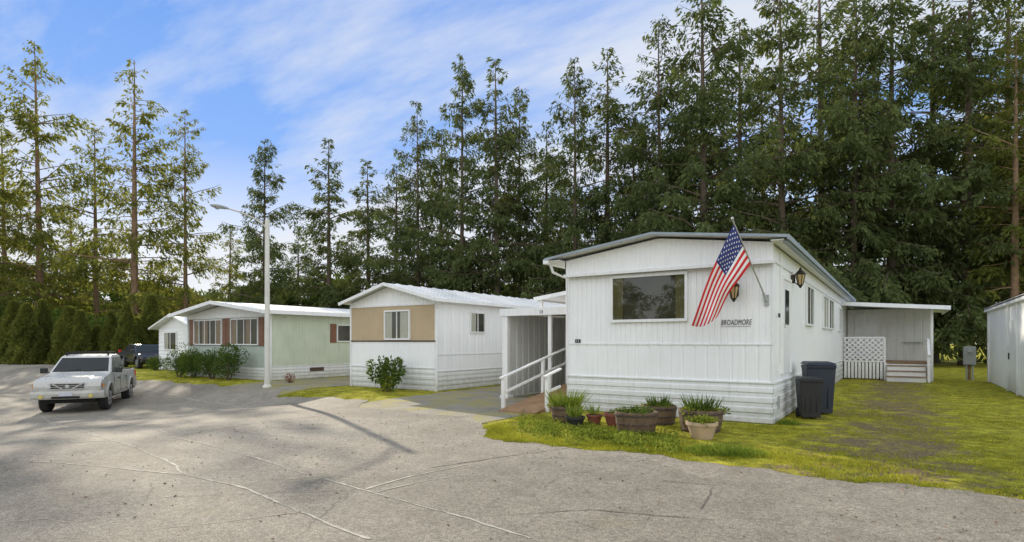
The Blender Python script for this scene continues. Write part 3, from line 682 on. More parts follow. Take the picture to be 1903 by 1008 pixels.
# ================================================================= HOME 3
X0,X1,Y0,Y1=-26.8,-20.5,13.5,27.0
h3=thing('mobile_home',(-23.65,Y0,0),'pale green mobile home with brown shutters and wide eaves','mobile home')
mb=MB(); mb.box(X0+.03,X1-.03,Y0+.03,Y1,0,2.72); mb.ribs((X0,Y0,0),(1,0,0),(0,-1,0),X1-X0,.5,1.36,.25,.008); mb.ribs((X0,Y0-.006,0),(1,0,0),(0,-1,0),X1-X0,1.38,2.72,.25,.008); mb.obj('wall',['green'],h3)
mb=MB(); mb.ribs((X1,Y0,0),(0,1,0),(1,0,0),Y1-Y0,.55,2.72,.12,.008); mb.obj('side_wall',['greenw'],h3)
mb=MB(); gable(mb,X0,X1,Y0-.025,2.60,2.72,2.72,3.12,pitch=.2); mb.obj('gable_panel',['white'],h3)
mb=MB(); mb.laps((X0,Y0-.015,0),(1,0,0),(0,-1,0),X1-X0,.50,.13,.02); mb.laps((X1+.015,Y0-.015,0),(0,1,0),(1,0,0),Y1-Y0,.54,.135,.02); mb.obj('skirting',['skirt'],h3)
mb=MB(); mb.box(X1-.04,X1+.025,Y0-.03,Y0+.03,.0,2.70); mb.box(X0-.025,X0+.04,Y0-.03,Y0+.03,.0,2.70); mb.box(X1+.005,X1+.03,Y0+.03,Y1,.54,.57); mb.box(X0,X1,Y0-.04,Y0-.012,2.54,2.60); mb.obj('trim',['trim'],h3)
rf=MB(); roofshape(rf,X0-.35,X1+.4,Y0-.7,Y1+.2,2.72,2.76,3.22,.04,0); roof=rf.obj('roof',['metalroof'],h3)
e=MB(); e.beam((X0-.35,Y0-.72,2.68),(-23.62,Y0-.72,3.17),.03,.14); e.beam((-23.62,Y0-.72,3.17),(X1+.4,Y0-.72,2.72),.03,.14); e.beam((X1+.41,Y0-.7,2.70),(X1+.41,Y1+.2,2.70),.04,.15); e.obj('fascia',['trim'],roof)
window(h3,face('F',Y0-.006),-26.2,-23.95,1.42,2.48,5,.045,frame='trim',curt=('curtb',[(0,.18),(.3,.5),(.8,1)]))
window(h3,face('F',Y0-.006),-23.25,-21.3,1.42,2.48,4,.045,frame='trim',curt=('curtb',[(0,.25),(.55,.75)]))
for a,b in ((-26.6,-26.25),(-23.88,-23.6),(-23.58,-23.3),(-21.25,-20.9)):
    mb=MB(); mb.box(a,b,Y0-.045,Y0-.010,1.38,2.52)
    for k in range(9): mb.box(a+.04,b-.04,Y0-.055,Y0-.046,1.46+k*.115,1.53+k*.115)
    mb.obj('shutter',['shutter'],h3)
window(h3,face('R',X1),16.7,18.3,1.55,2.28,2,.045)
for a,b in ((16.35,16.65),(18.35,18.65)):
    mb=MB(); mb.box(X1+.004,X1+.04,a,b,1.5,2.32); mb.obj('shutter',['shutter'],h3)
mb=MB(); mb.box(X1+.016,X1+.03,15.3,16.0,.30,.46); mb.obj('vent',['darktrim'],h3)
# ================================================================= HOME 4
X0,X1,Y0,Y1=-33.9,-29.9,15.5,26.0
h4=thing('small_house',(-31.9,Y0,0),'small white gabled cottage with single front window','house')
mb=MB(); mb.box(X0+.03,X1,Y0+.03,Y1,0,2.3); mb.laps((X0,Y0,0),(1,0,0),(0,-1,0),X1-X0,2.3,.2,.02); mb.add([(X0,Y0+.0,2.29),(X1,Y0+.0,2.29),((X0+X1)/2,Y0,2.95)],[(0,1,2)]); mb.obj('wall',['white'],h4)
rf=MB(); roofshape(rf,X0-.35,X1+.3,Y0-.4,Y1,2.28,2.28,3.02,.08,0); rf.obj('roof',['metalroof'],h4)
window(h4,face('F',Y0),-33.2,-31.9,1.1,2.05,2,.06,curt=('curtain',[(0,.3)]))
mb=MB(); mb.box(-31.2,-30.4,Y0-.03,Y0-.002,.2,2.1); mb.obj('door',['trim'],h4)
# ================================================================= street lamp
lz=gz(-18.2,11.85)
sl=thing('street_lamp',(-18.2,11.85,lz),'tall off-white street lamp with curved arm on grass strip','street lamp')
mb=MB(); mb.lathe((0,0,0),[(.16,-.1),(.16,.04),(.10,.10),(.095,.5),(.075,5.80),(.05,5.83)],14); mb.obj('post',['pole'],sl,world=False,smooth=False)
pts=[Vector((0,0,5.40)),Vector((0,-.12,5.60)),Vector((0,-.5,5.78)),Vector((0,-1.0,5.90)),Vector((0,-1.45,5.94))]
mb=MB(); mb.tube(pts,[.030,.029,.028,.027,.026],8); mb.obj('arm',['pole'],sl,world=False,smooth=True)
mb=MB()
pr=[(0,.04,.03),(.12,.07,.05),(.32,.12,.065),(.48,.11,.055),(.58,.05,.025)]; vs=[]
for d,w,h_ in pr:
    for k in range(10):
        t=2*math.pi*k/10; vs.append((w*math.cos(t),-1.4-d,5.94+h_*math.sin(t)))
fs=[(i*10+k,i*10+(k+1)%10,(i+1)*10+(k+1)%10,(i+1)*10+k) for i in range(4) for k in range(10)]; fs+=[tuple(range(10)),tuple(range(40,50))]
mb.add(vs,fs); hd=mb.obj('lamp_head',['grey'],sl,world=False,smooth=True)
mb=MB(); mb.lathe((0,-1.76,5.87),[(.03,-.03),(.08,.0),(.10,.03)],14); mb.obj('lens',['lens'],hd,world=False)
# ================================================================= vehicles
def arc(cx,cz,r,a0,a1,n=9): return [(cx+r*math.cos(a0+(a1-a0)*i/n),cz+r*math.sin(a0+(a1-a0)*i/n)) for i in range(n+1)]
def profbody(mb,prof,w,m=0,tw=None,nx=None):
    n=len(prof); vs=[(x,-(tw(z) if tw else w)*(nx(x) if nx else 1),z) for x,z in prof]+[(x,(tw(z) if tw else w)*(nx(x) if nx else 1),z) for x,z in prof]
    fs=[tuple(range(n)),tuple(range(2*n-1,n-1,-1))]+[(i,i+n,(i+1)%n+n,(i+1)%n) for i in range(n)]
    mb.add(vs,fs,m)
def vehicle(loc,rot,label,paint,kind):
    t=thing('pickup_truck' if kind=='pickup' else 'parked_car',loc,label,'pickup truck' if kind=='pickup' else 'car',rot=rot)
    pk=kind=='pickup'; R=.37 if pk else .32; wf,wr=(1.50,-1.52) if pk else (1.4,-1.3); aR=R+.08; W=.88
    prof=[(-2.42,.50)]+arc(wr,R+.02,aR,math.pi-.05,.05)+arc(wf,R+.02,aR,math.pi-.05,.05)
    if pk: prof+=[(2.30,.46),(2.40,.60),(2.42,.80),(2.36,.93),(2.22,1.0),(1.9,1.06),(1.15,1.13),(-.92,1.14),(-.93,1.13),(-2.44,1.13),(-2.46,.7)]
    else: prof+=[(2.15,.35),(2.25,.5),(2.22,.66),(2.0,.76),(1.0,.92),(-1.5,.95),(-2.2,.9),(-2.3,.6)]
    tw=lambda z: W-(.07 if z>1.0 else 0.0)-(.03 if z<.5 else 0)
    mb=MB(); profbody(mb,prof,W,0,tw,lambda x: 1-.07*ss((x-1.95)/.45)); body=mb.obj('body',[paint],t,world=False,bevel=.06,seg=4)
    if pk:
        hb=MB(); hb.add([(2.24,-.55,.99),(2.24,.55,.99),(1.2,.66,1.125),(1.2,-.66,1.125),(2.12,-.44,1.05),(2.12,.44,1.05),(1.22,.55,1.165),(1.22,-.55,1.165)],[(0,3,2,1),(4,5,6,7),(0,1,5,4),(1,2,6,5),(2,3,7,6),(3,0,4,7)]); hb.obj('bonnet',[paint],t,world=False,bevel=.03,seg=3)
    u=MB(); u.box(-2.2,2.2,-.62,.62,.30,.62)
    u.obj('underbody',['under'],t,world=False)
    if pk: cb=[(1.18,1.12),(.42,1.66),(.2,1.70),(-.60,1.71),(-.74,1.68),(-.90,1.12)]
    else: cb=[(1.05,.90),(.30,1.36),(.1,1.39),(-.8,1.39),(-.95,1.36),(-1.75,.93)]
    zb,zt=cb[0][1],cb[3][1]; wb,wt=.82,.66
    tw2=lambda z: wb+(wt-wb)*(z-zb)/(zt-zb)
    mb=MB(); profbody(mb,cb,0,0,tw2); mb.obj('cab',[paint],t,world=False,bevel=.05,seg=3)
    def cabpt(x,z,side): return Vector((x,side*(tw2(z)+.006),z))
    zz0,zz1=zb+.07,zt-.10
    z1_=cb[1][1]
    fx=lambda z: cb[0][0]+(cb[1][0]-cb[0][0])*(z-zb)/(z1_-zb); rx=lambda z: cb[5][0]+(cb[4][0]-cb[5][0])*(z-zb)/(cb[4][1]-zb)
    mb=MB(); mb.add([(fx(zz0)+.014,-tw2(zz0)+.07,zz0),(fx(zz0)+.014,tw2(zz0)-.07,zz0),(fx(zz1)+.014,tw2(zz1)-.06,zz1),(fx(zz1)+.014,-tw2(zz1)+.06,zz1)],[(0,1,2,3)]); mb.obj('windshield',['carglass'],t,world=False)
    mb=MB(); mb.add([(rx(zz0)-.012,-tw2(zz0)+.1,zz0),(rx(zz0)-.012,tw2(zz0)-.1,zz0),(rx(zz1)-.012,tw2(zz1)-.1,zz1),(rx(zz1)-.012,-tw2(zz1)+.1,zz1)],[(3,2,1,0)]); mb.obj('rear_window',['carglass'],t,world=False)
    xm=.18 if pk else -.2
    for side in (-1,1):
        for (a0,a1,b0,b1) in ((fx(zz0)-.14,xm+.04,fx(zz1)-.10,xm+.04),(xm-.04,rx(zz0)+.12,xm-.04,rx(zz1)+.09)):
            mb=MB(); mb.add([cabpt(a0,zz0,side),cabpt(a1,zz0,side),cabpt(b1,zz1,side),cabpt(b0,zz1,side)],[(0,1,2,3)]); mb.obj('side_window',['carglass'],t,world=False)
        mb=MB()
        for xx in (1.0,xm,-.78): mb.box(xx-.006,xx+.006,side*(W+.001)-.004,side*(W+.001)+.004,.5,1.02 if pk else .88)
        mb.obj('door_line',['under'],t,world=False)
        for hx_ in (xm+.1,-.7):
            mb=MB(); mb.box(hx_,hx_+.16,side*W-.02,side*W+.03,.93,.965); mb.obj('door_handle',['black' if pk else paint],t,world=False,bevel=.008)
        mb=MB(); mb.box(.88,1.0,side*(W+.10)-.09,side*(W+.10)+.09,zb+.02,zb+.19); mb.beam((.93,side*(W-.08),zb+.05),(.93,side*(W+.08),zb+.07),.05,.04); mb.obj('side_mirror',['black' if pk else paint],t,world=False,bevel=.025)
        mb=MB(); hx=2.37 if pk else 2.2
        hz0,hz1=(.74,.90) if pk else (.55,.67)
        mb.add([(hx+.068,side*.42,hz0),(hx+.035,side*.80,hz0+.03),(hx-.04,side*.81,hz1-.01),(hx+.02,side*.42,hz1),(hx-.2,side*.42,hz0),(hx-.25,side*.86,hz0+.02),(hx-.25,side*.85,hz1-.01),(hx-.2,side*.42,hz1)],[(0,1,2,3),(4,7,6,5),(0,4,5,1),(1,5,6,2),(2,6,7,3),(3,7,4,0)]); mb.obj('headlight',['lens' if pk else 'lensd'],t,world=False,bevel=.012)
        mb=MB(); mb.box(hx-.20,hx-.06,side*.858-.012,side*.858+.014,hz0+.03,hz1-.04); mb.obj('indicator',['amber'],t,world=False)
        mb=MB(); mb.tube([(hx+.18,side*.60,.53),(hx+.205,side*.60,.53)],[.06,.055],14)
        if pk: mb.obj('fog_lamp',['fog'],t,world=False)
        mb=MB(); mb.box(-2.48 if pk else -2.3,-2.40 if pk else -2.2,side*.78-.07,side*.78+.07,.75,1.05); mb.obj('tail_light',['red'],t,world=False,bevel=.01)
        for wx in (wf,wr):
            ty=MB(); y0=side*.62; y1=side*.86
            ty.tube([(wx,y0,R),(wx,y0+side*.03,R),(wx,y1-side*.03,R),(wx,y1,R)],[R*.9,R,R,R*.93],28); wh=ty.obj('wheel',['rubber'],t,world=False)
            rm=MB(); rm.tube([(wx,y1-side*.01,R),(wx,y1+side*.008,R)],[R*.64,R*.61],24,0)
            for k in range(6):
                a=2*math.pi*k/6; rm.beam((wx+.04*math.cos(a),y1+side*.013,R+.04*math.sin(a)),(wx+R*.58*math.cos(a),y1+side*.013,R+R*.58*math.sin(a)),.05,.02,0,up=(0,1,0))
            rm.obj('rim',['rim'],wh,world=False)
            rd=MB()
            for k in range(6):
                a=2*math.pi*(k+.5)/6; rd.tube([(wx+R*.42*math.cos(a),y1+side*.006,R+R*.42*math.sin(a)),(wx+R*.42*math.cos(a),y1+side*.013,R+R*.42*math.sin(a))],.045,8)
            rd.obj('rim_opening',['under'],wh,world=False)
            fr=MB(); pts=[(x,side*(W-.01),z) for x,z in arc(wx,R+.02,aR+.03,math.pi-.1,.1,14)]; fr.tube(pts,.045,8); fr.obj('fender_flare',[paint],t,world=False,smooth=True)
    if pk:
        mb=MB(); vs=[]
        for yy in (-.9,-.86,-.6,0,.6,.86,.9):
            xf=2.58-.20*(abs(yy)/.9)**3
            for (xx,zz) in ((2.1 if abs(yy)>.8 else 2.36,.44),(xf-.03,.44),(xf,.50),(xf,.60),(xf-.04,.68),(2.1 if abs(yy)>.8 else 2.36,.68)): vs.append((xx,yy,zz))
        fs=[]
        for i in range(6):
            for k in range(6): fs.append((i*6+k,i*6+(k+1)%6,(i+1)*6+(k+1)%6,(i+1)*6+k))
        fs+=[tuple(range(5,-1,-1)),tuple(range(36,42))]
        mb.add(vs,fs); mb.obj('front_bumper',[paint],t,world=False,bevel=.012)
        mb=MB(); mb.box(2.575,2.588,-.34,.34,.465,.53); mb.obj('air_intake',['under'],t,world=False)
        mb=MB(); mb.box(2.36,2.432,-.40,.40,.74,.89); gr=mb.obj('grille',['under'],t,world=False)
        mb=MB(); mb.box(2.40,2.445,-.41,.41,.885,.925); mb.box(2.40,2.442,-.41,.41,.725,.745)
        mb.beam((2.44,-.36,.89),(2.44,-.12,.74),.012,.028); mb.beam((2.44,.36,.89),(2.44,.12,.74),.012,.028); mb.tube([(2.435,0,.815),(2.452,0,.815)],.05,16)
        for z in (.79,.84): mb.box(2.43,2.438,-.4,.4,z-.006,z+.006)
        mb.obj('grille_trim',[paint],gr,world=False)
        mb=MB(); mb.box(2.585,2.598,-.16,.16,.54,.64); mb.obj('number_plate',['plate'],t,world=False)
        mb=MB()
        for x in (.35,0,-.35,-.62): mb.tube([(x,-.56,1.78),(x,.56,1.78)],.014,8)
        for y in (-.56,.56): mb.tube([(.42,y,1.77),(-.68,y,1.77)],.02,8)
        for x in (.3,-.6):
            for y in (-.56,.56): mb.beam((x,y,1.66),(x,y,1.77),.05,.04)
        mb.obj('roof_rack',['rubber'],t,world=False)
        mb=MB(); mb.box(-2.36,-1.0,-.76,.76,1.135,1.15); mb.obj('bed_liner',['under'],t,world=False)
        mb=MB(); mb.box(-2.55,-2.44,-.85,.85,.48,.64); mb.obj('rear_bumper',['chrome'],t,world=False,bevel=.02)
        for wy in (-.5,.1):
            mb=MB(); mb.beam((1.16,wy,1.19),(1.03,wy+.5,1.27),.015,.015); mb.obj('wiper',['black'],t,world=False)
    else:
        mb=MB(); mb.box(2.2,2.26,-.4,.4,.5,.62); mb.obj('grille',['under'],t,world=False)
    return t
tx,ty=cam2st((168-951.5)/F*19.2,19.2)
vehicle((tx,ty,gz(tx,ty)+.014),math.radians(-33),'white crew cab pickup truck with roof rack parked on asphalt','carwhite','pickup')
vehicle((-37.2,16.3,0),math.radians(-8),'dark saloon car parked beside small white house','cardark','sedan')
# ================================================================= vegetation
def conifer_data(seed,Ht,R,base,per_m,twd,droop,leafper,shape=.85,gap=.25,ll=.42,lw=.13):
    g=np.random.default_rng(seed)
    nb=int(Ht*(1-base)*per_m); s=np.sort(g.uniform(0,1,nb))**.92; s=np.clip(s,0,.995)
    z0=Ht*(base+(1-base)*s); az=g.uniform(0,2*np.pi,nb)
    L=R*((1-s)**shape)*g.uniform(.55,1.15,nb)
    L*=np.clip(1+.25*np.sin(az*2+z0*.9+seed)+.22*np.sin(az-z0*1.7),.4,1.45)*(0.8+.2*np.minimum(1,s*6))
    L=np.maximum(L,.25); gapm=g.uniform(0,1,nb)<gap; L[gapm]*=.4
    up=.10+.55*s+g.normal(0,.08,nb); dr=droop*(1-.6*s)*g.uniform(.7,1.3,nb)
    lean=g.normal(0,.012,2)
    def pos(b,t):
        q=L[b]*t
        return np.stack([np.cos(az[b])*q+lean[0]*z0[b],np.sin(az[b])*q+lean[1]*z0[b],z0[b]+L[b]*(up[b]*t-dr[b]*t**2+.18*t**4)],1)
    cnt=np.maximum(4,(L*twd*g.uniform(.7,1.3,nb)).astype(int)); b=np.repeat(np.arange(nb),cnt); n=len(b)
    t=np.sqrt(g.uniform(.02,1,n)); sd=g.choice([-1,1],n)*np.radians(g.uniform(15,75,n)); a=az[b]+sd
    tl=np.clip(L[b]*(.16+.36*(1-t)),.2,1.25)*g.uniform(.7,1.2,n)
    st=pos(b,t); td=np.stack([np.cos(a),np.sin(a),g.normal(-.35,.2,n)-.35*(1-s[b])],1); td=norm(td)
    c=np.maximum(2,(tl*leafper).astype(int)); tb=np.repeat(np.arange(n),c); m=len(tb); u=g.uniform(0,1,m)
    P=st[tb]+td[tb]*(tl[tb]*u)[:,None]+g.normal(0,.045,(m,3)); P[:,2]-=.3*tl[tb]*u**2
    d=td[tb]+g.normal(0,.40,(m,3)); d[:,2]-=.45
    global rng; save=rng; rng=g
    V=leaves(P,d,g.uniform(.55,1.25,m)*ll,g.uniform(.55,1.3,m)*lw); rng=save
    mb=MB(); k=14; pts=[];rs=[]
    for i in range(k+1):
        f=i/k; pts.append((lean[0]*Ht*f,lean[1]*Ht*f,-.2+(Ht+.2)*f)); rs.append((.30*(Ht/25))*(1-f)**.85+.015+(.12 if i==0 else 0))
    mb.tube(pts,rs,9)
    for i in range(nb):
        q=[pos(np.array([i]),np.array([tt]))[0] for tt in (0,.4,.8,1.0)]; r=.012+.012*L[i]; mb.tube(q,[r,r*.75,r*.4,r*.2],3,cap=False)
    for i in range(int(base*Ht*2.2)):
        z=g.uniform(.12,1)*base*Ht; aa=g.uniform(0,6.28); l=g.uniform(.3,1.4); mb.tube([(0,0,z),(math.cos(aa)*l,math.sin(aa)*l,z-.15*l)],[.025,.008],3,cap=False)
    return V,mb
variants={
 'dense':[(11,25,5.6,.05,10,9.0,.52,6.8,.62,.14),(12,25,5.2,.04,10,9.0,.46,6.8,.66,.16),(13,25,5.9,.06,9.6,8.6,.56,6.8,.60,.18)],
 'mid':[(21,25,4.9,.08,9.2,9.0,.44,6.6,.72,.18),(22,25,4.5,.10,9.2,9.0,.40,6.6,.70,.20)],
 'sparse':[(31,25,5.3,.16,6.0,8.6,.40,6.4,.64,.27),(32,25,4.9,.20,5.8,8.6,.38,6.4,.62,.29),(33,25,4.7,.14,6.2,8.6,.38,6.4,.70,.25)],
}
proto={}
for kd,lst in variants.items():
    for i,p in enumerate(lst):
        V,mb=conifer_data(*p); nm='needle' if kd!='sparse' else 'needle_sun'
        cr=quadmesh('crown',V,nm); tr=mb.obj('trunk',['bark' if kd!='sparse' else 'barkw']); proto[(kd,i)]=(cr,tr)
        for o_ in (cr,tr): sc.collection.objects.unlink(o_)
LAB={'dense':'tall dense dark green conifer with drooping branches','mid':'slender dark green conifer in tree row','sparse':'sparse sunlit conifer with bare lower trunk'}
def treexy(x,y,hh,kd,i,wscale=1.0,rot=None):
    s=hh/25
    e=thing('conifer_tree',(x,y,0),LAB[kd],'tree','row of tall conifers',rot=random.uniform(0,6.28) if rot is None else rot)
    w_=wscale*(.45+.55*s)
    e.scale=(w_,w_,s)
    for o_ in proto[(kd,i%len(variants[kd]))]:
        c=o_.copy(); c.parent=e; sc.collection.objects.link(c)
def tree(px,top,D,kd,i,wscale=1.0,rot=None):
    X=(px-951.5)/F*D; x,y=cam2st(X,D); treexy(x,y,H+(635-top)/F*D,kd,i,wscale,rot)
T=[(78,82,50,'sparse',0,1.0),(12,235,52,'sparse',2,1.0),(180,235,56,'sparse',1,1.0),(250,108,50,'sparse',2,1.1),(345,200,54,'sparse',0,.8),(135,380,62,'sparse',1,1),(-40,150,46,'sparse',1,1.0),(215,440,66,'sparse',0,.9),
 (425,420,66,'sparse',1,1.0),(490,258,55,'dense',1,.82),(555,420,64,'mid',0,.9),(612,260,55,'mid',1,1.05),(686,300,56,'mid',0,1.1),(655,430,66,'mid',1,.9),(735,305,54,'mid',1,1.1),
 (778,190,50,'dense',0,.74),(818,240,54,'mid',0,1.0),(858,100,48,'dense',1,.78),(925,112,47,'mid',0,1.05),(967,165,48,'dense',2,.7),(1015,225,50,'mid',0,1.0),
 (1070,108,44,'dense',1,.8),(1128,88,45,'mid',0,1.1),(1040,290,56,'mid',1,1.0),(1180,190,44,'dense',0,.78),
 (1228,35,40,'dense',2,.82),(1310,-70,38,'dense',0,1.0),(1375,40,46,'mid',1,1.1),(1455,-60,38,'dense',1,.95),(1530,-90,44,'mid',0,1.2),(1585,-40,37,'dense',2,.85),
 (1655,-120,38,'dense',0,.95),(1730,-60,42,'mid',1,1.2),(1795,-130,37,'mid',0,1.05),(1870,-90,40,'mid',1,1.1),(1935,-60,34,'sparse',2,1.0),
 (1270,150,52,'mid',1,1.0),(1420,130,54,'mid',0,1.0),(1620,110,54,'mid',1,1.0),(1885,60,33,'sparse',1,.9),(1990,-100,40,'dense',1,1.0)]
for a in T: tree(*a)
for (x,y,hh,kd,i) in ((-22,-24,16,'mid',0),(-14.5,-27,19,'dense',1),(-8,-25,17,'mid',1),(-1,-28,18,'dense',0)): treexy(x,y,hh,kd,i,1.0)
g=np.random.default_rng(5)
def arbor_mesh():
    n=11000; z=4.2*g.uniform(0,1,n); r=.8*np.clip((1-(z/4.3)**1.6),.05,1)*(.45+.6*np.sqrt(g.uniform(0,1,n))); a=g.uniform(0,6.283,n); r*=1+.22*np.sin(a*3+z*2.1)+.12*np.sin(a*7-z*4)
    P=np.stack([np.cos(a)*r,np.sin(a)*r,z],1); d=np.stack([np.cos(a)*.6,np.sin(a)*.6,np.ones(n)],1)+g.normal(0,.4,(n,3)); return leaves(P,d,g.uniform(.14,.34,n),g.uniform(.05,.11,n))
ac=quadmesh('crown',arbor_mesh(),'needle_sun'); sc.collection.objects.unlink(ac)
tm=MB(); tm.tube([(0,0,-.1),(0,0,3.8)],[.09,.02],8); at=tm.obj('trunk',['bark']); sc.collection.objects.unlink(at)
for i in range(13):
    px=-20+i*25+random.uniform(-6,6); D=40+random.uniform(-2,2.5); x,y=cam2st((px-951.5)/F*D,D); e=thing('cypress_tree',(x,y,0),'narrow shaggy green cypress in hedge row','tree','cypress hedge row',rot=i*1.3); s=random.uniform(.85,1.2); e.scale=(s,s,random.uniform(.6,1.1))
    for o_ in (ac,at): c=o_.copy(); c.parent=e; sc.collection.objects.link(c)
def clumps(cs,n_per,size,l,w):
    out=[]
    for (x,y,z,r) in cs:
        n=int(n_per*r*r); v=norm(g.normal(size=(n,3)))*(r*g.uniform(.3,1,n)**.5)[:,None]; v[:,2]*=.8
        P=v+np.array([x,y,z]); P[:,2]=np.abs(P[:,2]); d=v+g.normal(0,.6*r,(n,3)); out.append(leaves(P,d,g.uniform(.6,1.3,n)*l,g.uniform(.6,1.3,n)*w))
    return np.concatenate(out)
cs=[]
for i in range(230):
    px=g.uniform(-150,1230); D=g.uniform(62,82); x,y=cam2st((px-951.5)/F*D,D); zt=g.uniform(.5,7.0) if px<1000 else g.uniform(.5,4.5); cs.append((x,y,zt,g.uniform(1.6,3.2)))
o=quadmesh('distant_wood',clumps(cs,120,1,.6,.3),'leaf'); o['kind']='stuff'; o['label']='dense dim woodland behind the tree row'; o['category']='woodland'
cs=[]
for i in range(90):
    px=g.uniform(430,1640)
    t_=(px-951.5)/F; D=min(33.5/(t_*ST+CT),52)+g.uniform(0,6); x,y=cam2st(t_*D,D); cs.append((x,y,g.uniform(.3,2.2),g.uniform(.8,1.7)))
for i in range(30):
    px=g.uniform(-60,300); D=g.uniform(42,50); x,y=cam2st((px-951.5)/F*D,D); cs.append((x,y,g.uniform(.3,3.0),g.uniform(1.2,2.2)))
o=quadmesh('undergrowth',clumps(cs,420,1,.26,.14),'leaf'); o['kind']='stuff'; o['label']='tangled green undergrowth beneath tall conifers'; o['category']='undergrowth'
def shrub(loc,rx,hh,n,l,w,m,label,name='shrub'):
    t=thing(name,loc,label,'shrub')
    lob=[(g.uniform(-.45,.45)*rx,g.uniform(-.35,.35)*rx,g.uniform(.35,.75)*hh,g.uniform(.4,.62)*min(rx,hh)) for _ in range(7)]; V=[]
    for (a,b,c,r) in lob:
        k=n//7; v=norm(g.normal(size=(k,3)))*(r*g.uniform(.4,1,k)**.5)[:,None]; P=v+np.array([a,b,c]); P[:,2]=np.abs(P[:,2])+.03; d=v/r+g.normal(0,.5,(k,3)); V.append(leaves(P,d,g.uniform(.6,1.2,k)*l,g.uniform(.7,1.2,k)*w))
    quadmesh('foliage',np.concatenate(V),m,t)
    mb=MB()
    for (a,b,c,r) in lob: mb.tube([(a*.15,b*.15,-.05),(a*.6,b*.6,c*.5),(a,b,c)],[.025,.016,.008],5)
    mb.obj('stem',['bark'],t,world=False)
shrub((-13.35,12.75,0),.62,1.05,800,.17,.06,'leaf','glossy broad leaved rhododendron by white skirting')
shrub((-13.1,12.6,0),.3,.5,250,.15,.05,'leafy','small yellow green shoots of rhododendron bush')
for x,hh in ((-26.1,1.35),(-24.9,1.0),(-23.4,1.3),(-22.2,1.45)):
    shrub((x,12.75,0),.85,hh,2600,.09,.04,'leaf','loose dark green shrub in front of pale green home')
shrub((-33.0,14.9,0),.6,.6,1200,.09,.04,'leaf','low shrub below cottage window')
shrub((-29.6,14.6,0),.6,.9,1500,.09,.04,'leaf','low green shrub at corner of cottage')
shrub((-18.9,13.2,0),.25,.3,200,.08,.03,'terra','small reddish potted shrub at skirting')
def blades(n,x0,x1,y0f,y1,hl,w,thr,seed):
    gg=np.random.default_rng(seed); x=gg.uniform(x0,x1,n); y=gg.uniform(0,1,n); ye=np.array([edge(a) for a in x]) if y0f is None else np.full(n,y0f)
    y=ye-.03+(y1-ye)*y**1.4
    f=.5+.25*np.sin(x*2.3+y*1.1)+.25*np.sin(x*.9-y*2.7+1)+.15*np.sin(x*7+y*5)+.15*np.sin(x*13-y*11); keep=(f+gg.uniform(-.22,.22,n))>thr
    x,y=x[keep],y[keep]; k=len(x); P=np.stack([x,y,np.array([gz(a,b) for a,b in zip(x,y)])],1); d=np.stack([gg.normal(0,.5,k),gg.normal(0,.5,k),np.ones(k)],1)
    return leaves(P,d,gg.uniform(.3,1.2,k)*hl,np.full(k,w))
V=[blades(60000,-6.3,3.2,None,14,.038,.010,.50,1),blades(26000,-6.2,3.2,None,8.7,.05,.011,.38,2),blades(8000,-16,-11.4,None,13.4,.045,.012,.6,3),blades(7000,-28,-20.3,None,13.4,.05,.014,.6,4),blades(12000,-1.5,2.8,14,28,.05,.014,.5,5)]
o=quadmesh('moss_and_grass',np.concatenate(V),'moss'); o['kind']='stuff'; o['label']='patchy yellow green moss and short grass'; o['category']='grass'
V=[]
for (px,py,n,r,l) in ((1345,846,800,.42,.19),(1385,846,300,.3,.14),(1310,845,350,.3,.12),(1275,838,200,.3,.08),(1180,822,160,.3,.07),(1560,880,150,.4,.05),(1465,790,300,.2,.14),(1700,905,120,.5,.05)):
    x,y=GP(px,py); a=g.uniform(0,6.28,n); rr=r*np.sqrt(g.uniform(0,1,n)); P=np.stack([x+np.cos(a)*rr,y+np.sin(a)*rr*.5,np.zeros(n)],1); d=np.stack([g.normal(0,.5,n),g.normal(0,.5,n),np.ones(n)],1); V.append(leaves(P,d,g.uniform(.3,1.15,n)*l,np.full(n,.009)))
o=quadmesh('tall_grass',np.concatenate(V),'grassb'); o['kind']='stuff'; o['label']='lush bright green grass tufts at asphalt edge'; o['category']='grass'
n=7000; px=g.uniform(965,1260,n); P=[]
for i in range(n):
    p=px[i]; py=790+ (p-950)*.13+g.normal(0,9); x,y=GP(p,py)
    if y>edge(x)-.06 and math.sin(x*9+y*4)+math.sin(x*4-y*13)+g.uniform(-.6,.6)>-.5: P.append((x,y,g.uniform(.0,.07)))
P=np.array(P); k=len(P); d=g.normal(0,.6,(k,3)); d[:,2]=np.abs(d[:,2])+.3
o=quadmesh('ground_cover',leaves(P,d,g.uniform(.03,.07,k),g.uniform(.02,.04,k)),'leafy'); o['kind']='stuff'; o['label']='low leafy ground cover plants along asphalt edge'; o['category']='ground cover'
n=900; x=g.uniform(-10,3,n); y=g.uniform(2,10,n); P=np.stack([x,y,np.array([gz(a,b) for a,b in zip(x,y)])+.02],1); d=g.normal(0,1,(n,3)); d[:,2]*=.15
o=quadmesh('leaf_litter',leaves(P,d,g.uniform(.015,.045,n),g.uniform(.01,.025,n)),'barkw'); o['kind']='stuff'; o['label']='scattered small brown leaves on asphalt'; o['category']='leaf litter'
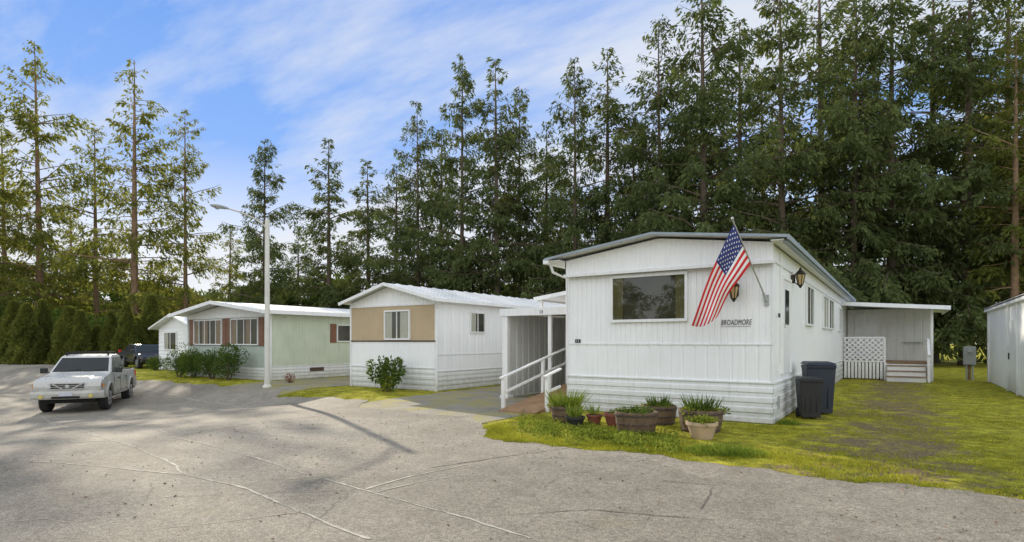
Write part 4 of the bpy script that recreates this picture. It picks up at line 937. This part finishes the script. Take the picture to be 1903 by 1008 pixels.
# ================================================================= light
EL=math.radians(22.4); sx,sy=-.903,.43; nn_=math.hypot(sx,sy); sx/=nn_; sy/=nn_
w=bpy.data.worlds.new('World'); sc.world=w; w.use_nodes=True; nt=w.node_tree; bg=nt.nodes['Background']
sky=N(nt,'ShaderNodeTexSky'); sky.sky_type='NISHITA'; sky.sun_disc=False; sky.sun_elevation=EL; sky.sun_rotation=math.atan2(sx,sy); sky.air_density=1.0; sky.dust_density=.3; sky.ozone_density=1.6
tc=N(nt,'ShaderNodeTexCoord').outputs['Generated']; sp=N(nt,'ShaderNodeSeparateXYZ'); nt.links.new(tc,sp.inputs[0])
zc=mth(nt,'MAXIMUM',sp.outputs[2],0.0)
cap=ramp(nt,zc,[(0.0,(1.0,.99,.95)),(.14,(.82,.87,.97)),(.30,(.26,.46,.91)),(.6,(.13,.31,.78))])
capm=mix(nt,1.0,cap,(7.2,7.2,7.2),'MULTIPLY')
skyc=mix(nt,1.0,mix(nt,1.0,sky.outputs[0],(1.35,1.35,1.35),'MULTIPLY'),capm,'DARKEN')
zz=mth(nt,'ADD',zc,.12)
cb=N(nt,'ShaderNodeCombineXYZ'); nt.links.new(mth(nt,'DIVIDE',sp.outputs[0],zz),cb.inputs[0]); nt.links.new(mth(nt,'DIVIDE',sp.outputs[1],zz),cb.inputs[1])
rot=N(nt,'ShaderNodeMapping'); rot.inputs['Rotation'].default_value=(0,0,math.radians(-33.9)); rot.inputs['Scale'].default_value=(.6,1.7,1); rot.inputs['Location'].default_value=(3.1,1.7,0); nt.links.new(cb.outputs[0],rot.inputs[0])
cl=noise(nt,.8,9,.60,rot.outputs[0])
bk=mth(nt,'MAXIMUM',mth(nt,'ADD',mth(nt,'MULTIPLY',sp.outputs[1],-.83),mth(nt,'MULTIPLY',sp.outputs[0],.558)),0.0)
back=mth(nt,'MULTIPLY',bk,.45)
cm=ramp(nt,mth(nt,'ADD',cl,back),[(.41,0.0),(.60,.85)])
ccol=mix(nt,ramp(nt,bk,[(0.0,0.0),(.35,1.0)]),(5.6,5.8,6.1),(11.0,11.3,11.6))  # unseen clouds behind the camera, thickened and brightened as fill for shaded fronts
STR=.15
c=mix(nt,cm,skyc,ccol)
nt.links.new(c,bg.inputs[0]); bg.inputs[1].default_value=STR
sun=bpy.data.lights.new('sun','SUN'); sun.energy=5.0; sun.angle=math.radians(.55); sun.color=(1,.88,.70)
so=bpy.data.objects.new('sun',sun); sc.collection.objects.link(so)
trv=Vector((-sx*math.cos(EL),-sy*math.cos(EL),-math.sin(EL))); so.rotation_euler=trv.to_track_quat('-Z','Y').to_euler(); so.location=(-30,20,30)
cd=bpy.data.cameras.new('camera'); cam=bpy.data.objects.new('camera',cd); sc.collection.objects.link(cam); cam.location=(0,0,H); cam.rotation_euler=(math.pi/2,0,TH)
cd.sensor_width=36; cd.lens=F/1903*36; cd.shift_y=131/1903; cd.clip_end=2000; sc.camera=cam
sc.view_settings.view_transform='Standard'; sc.view_settings.look='None'; sc.view_settings.exposure=0
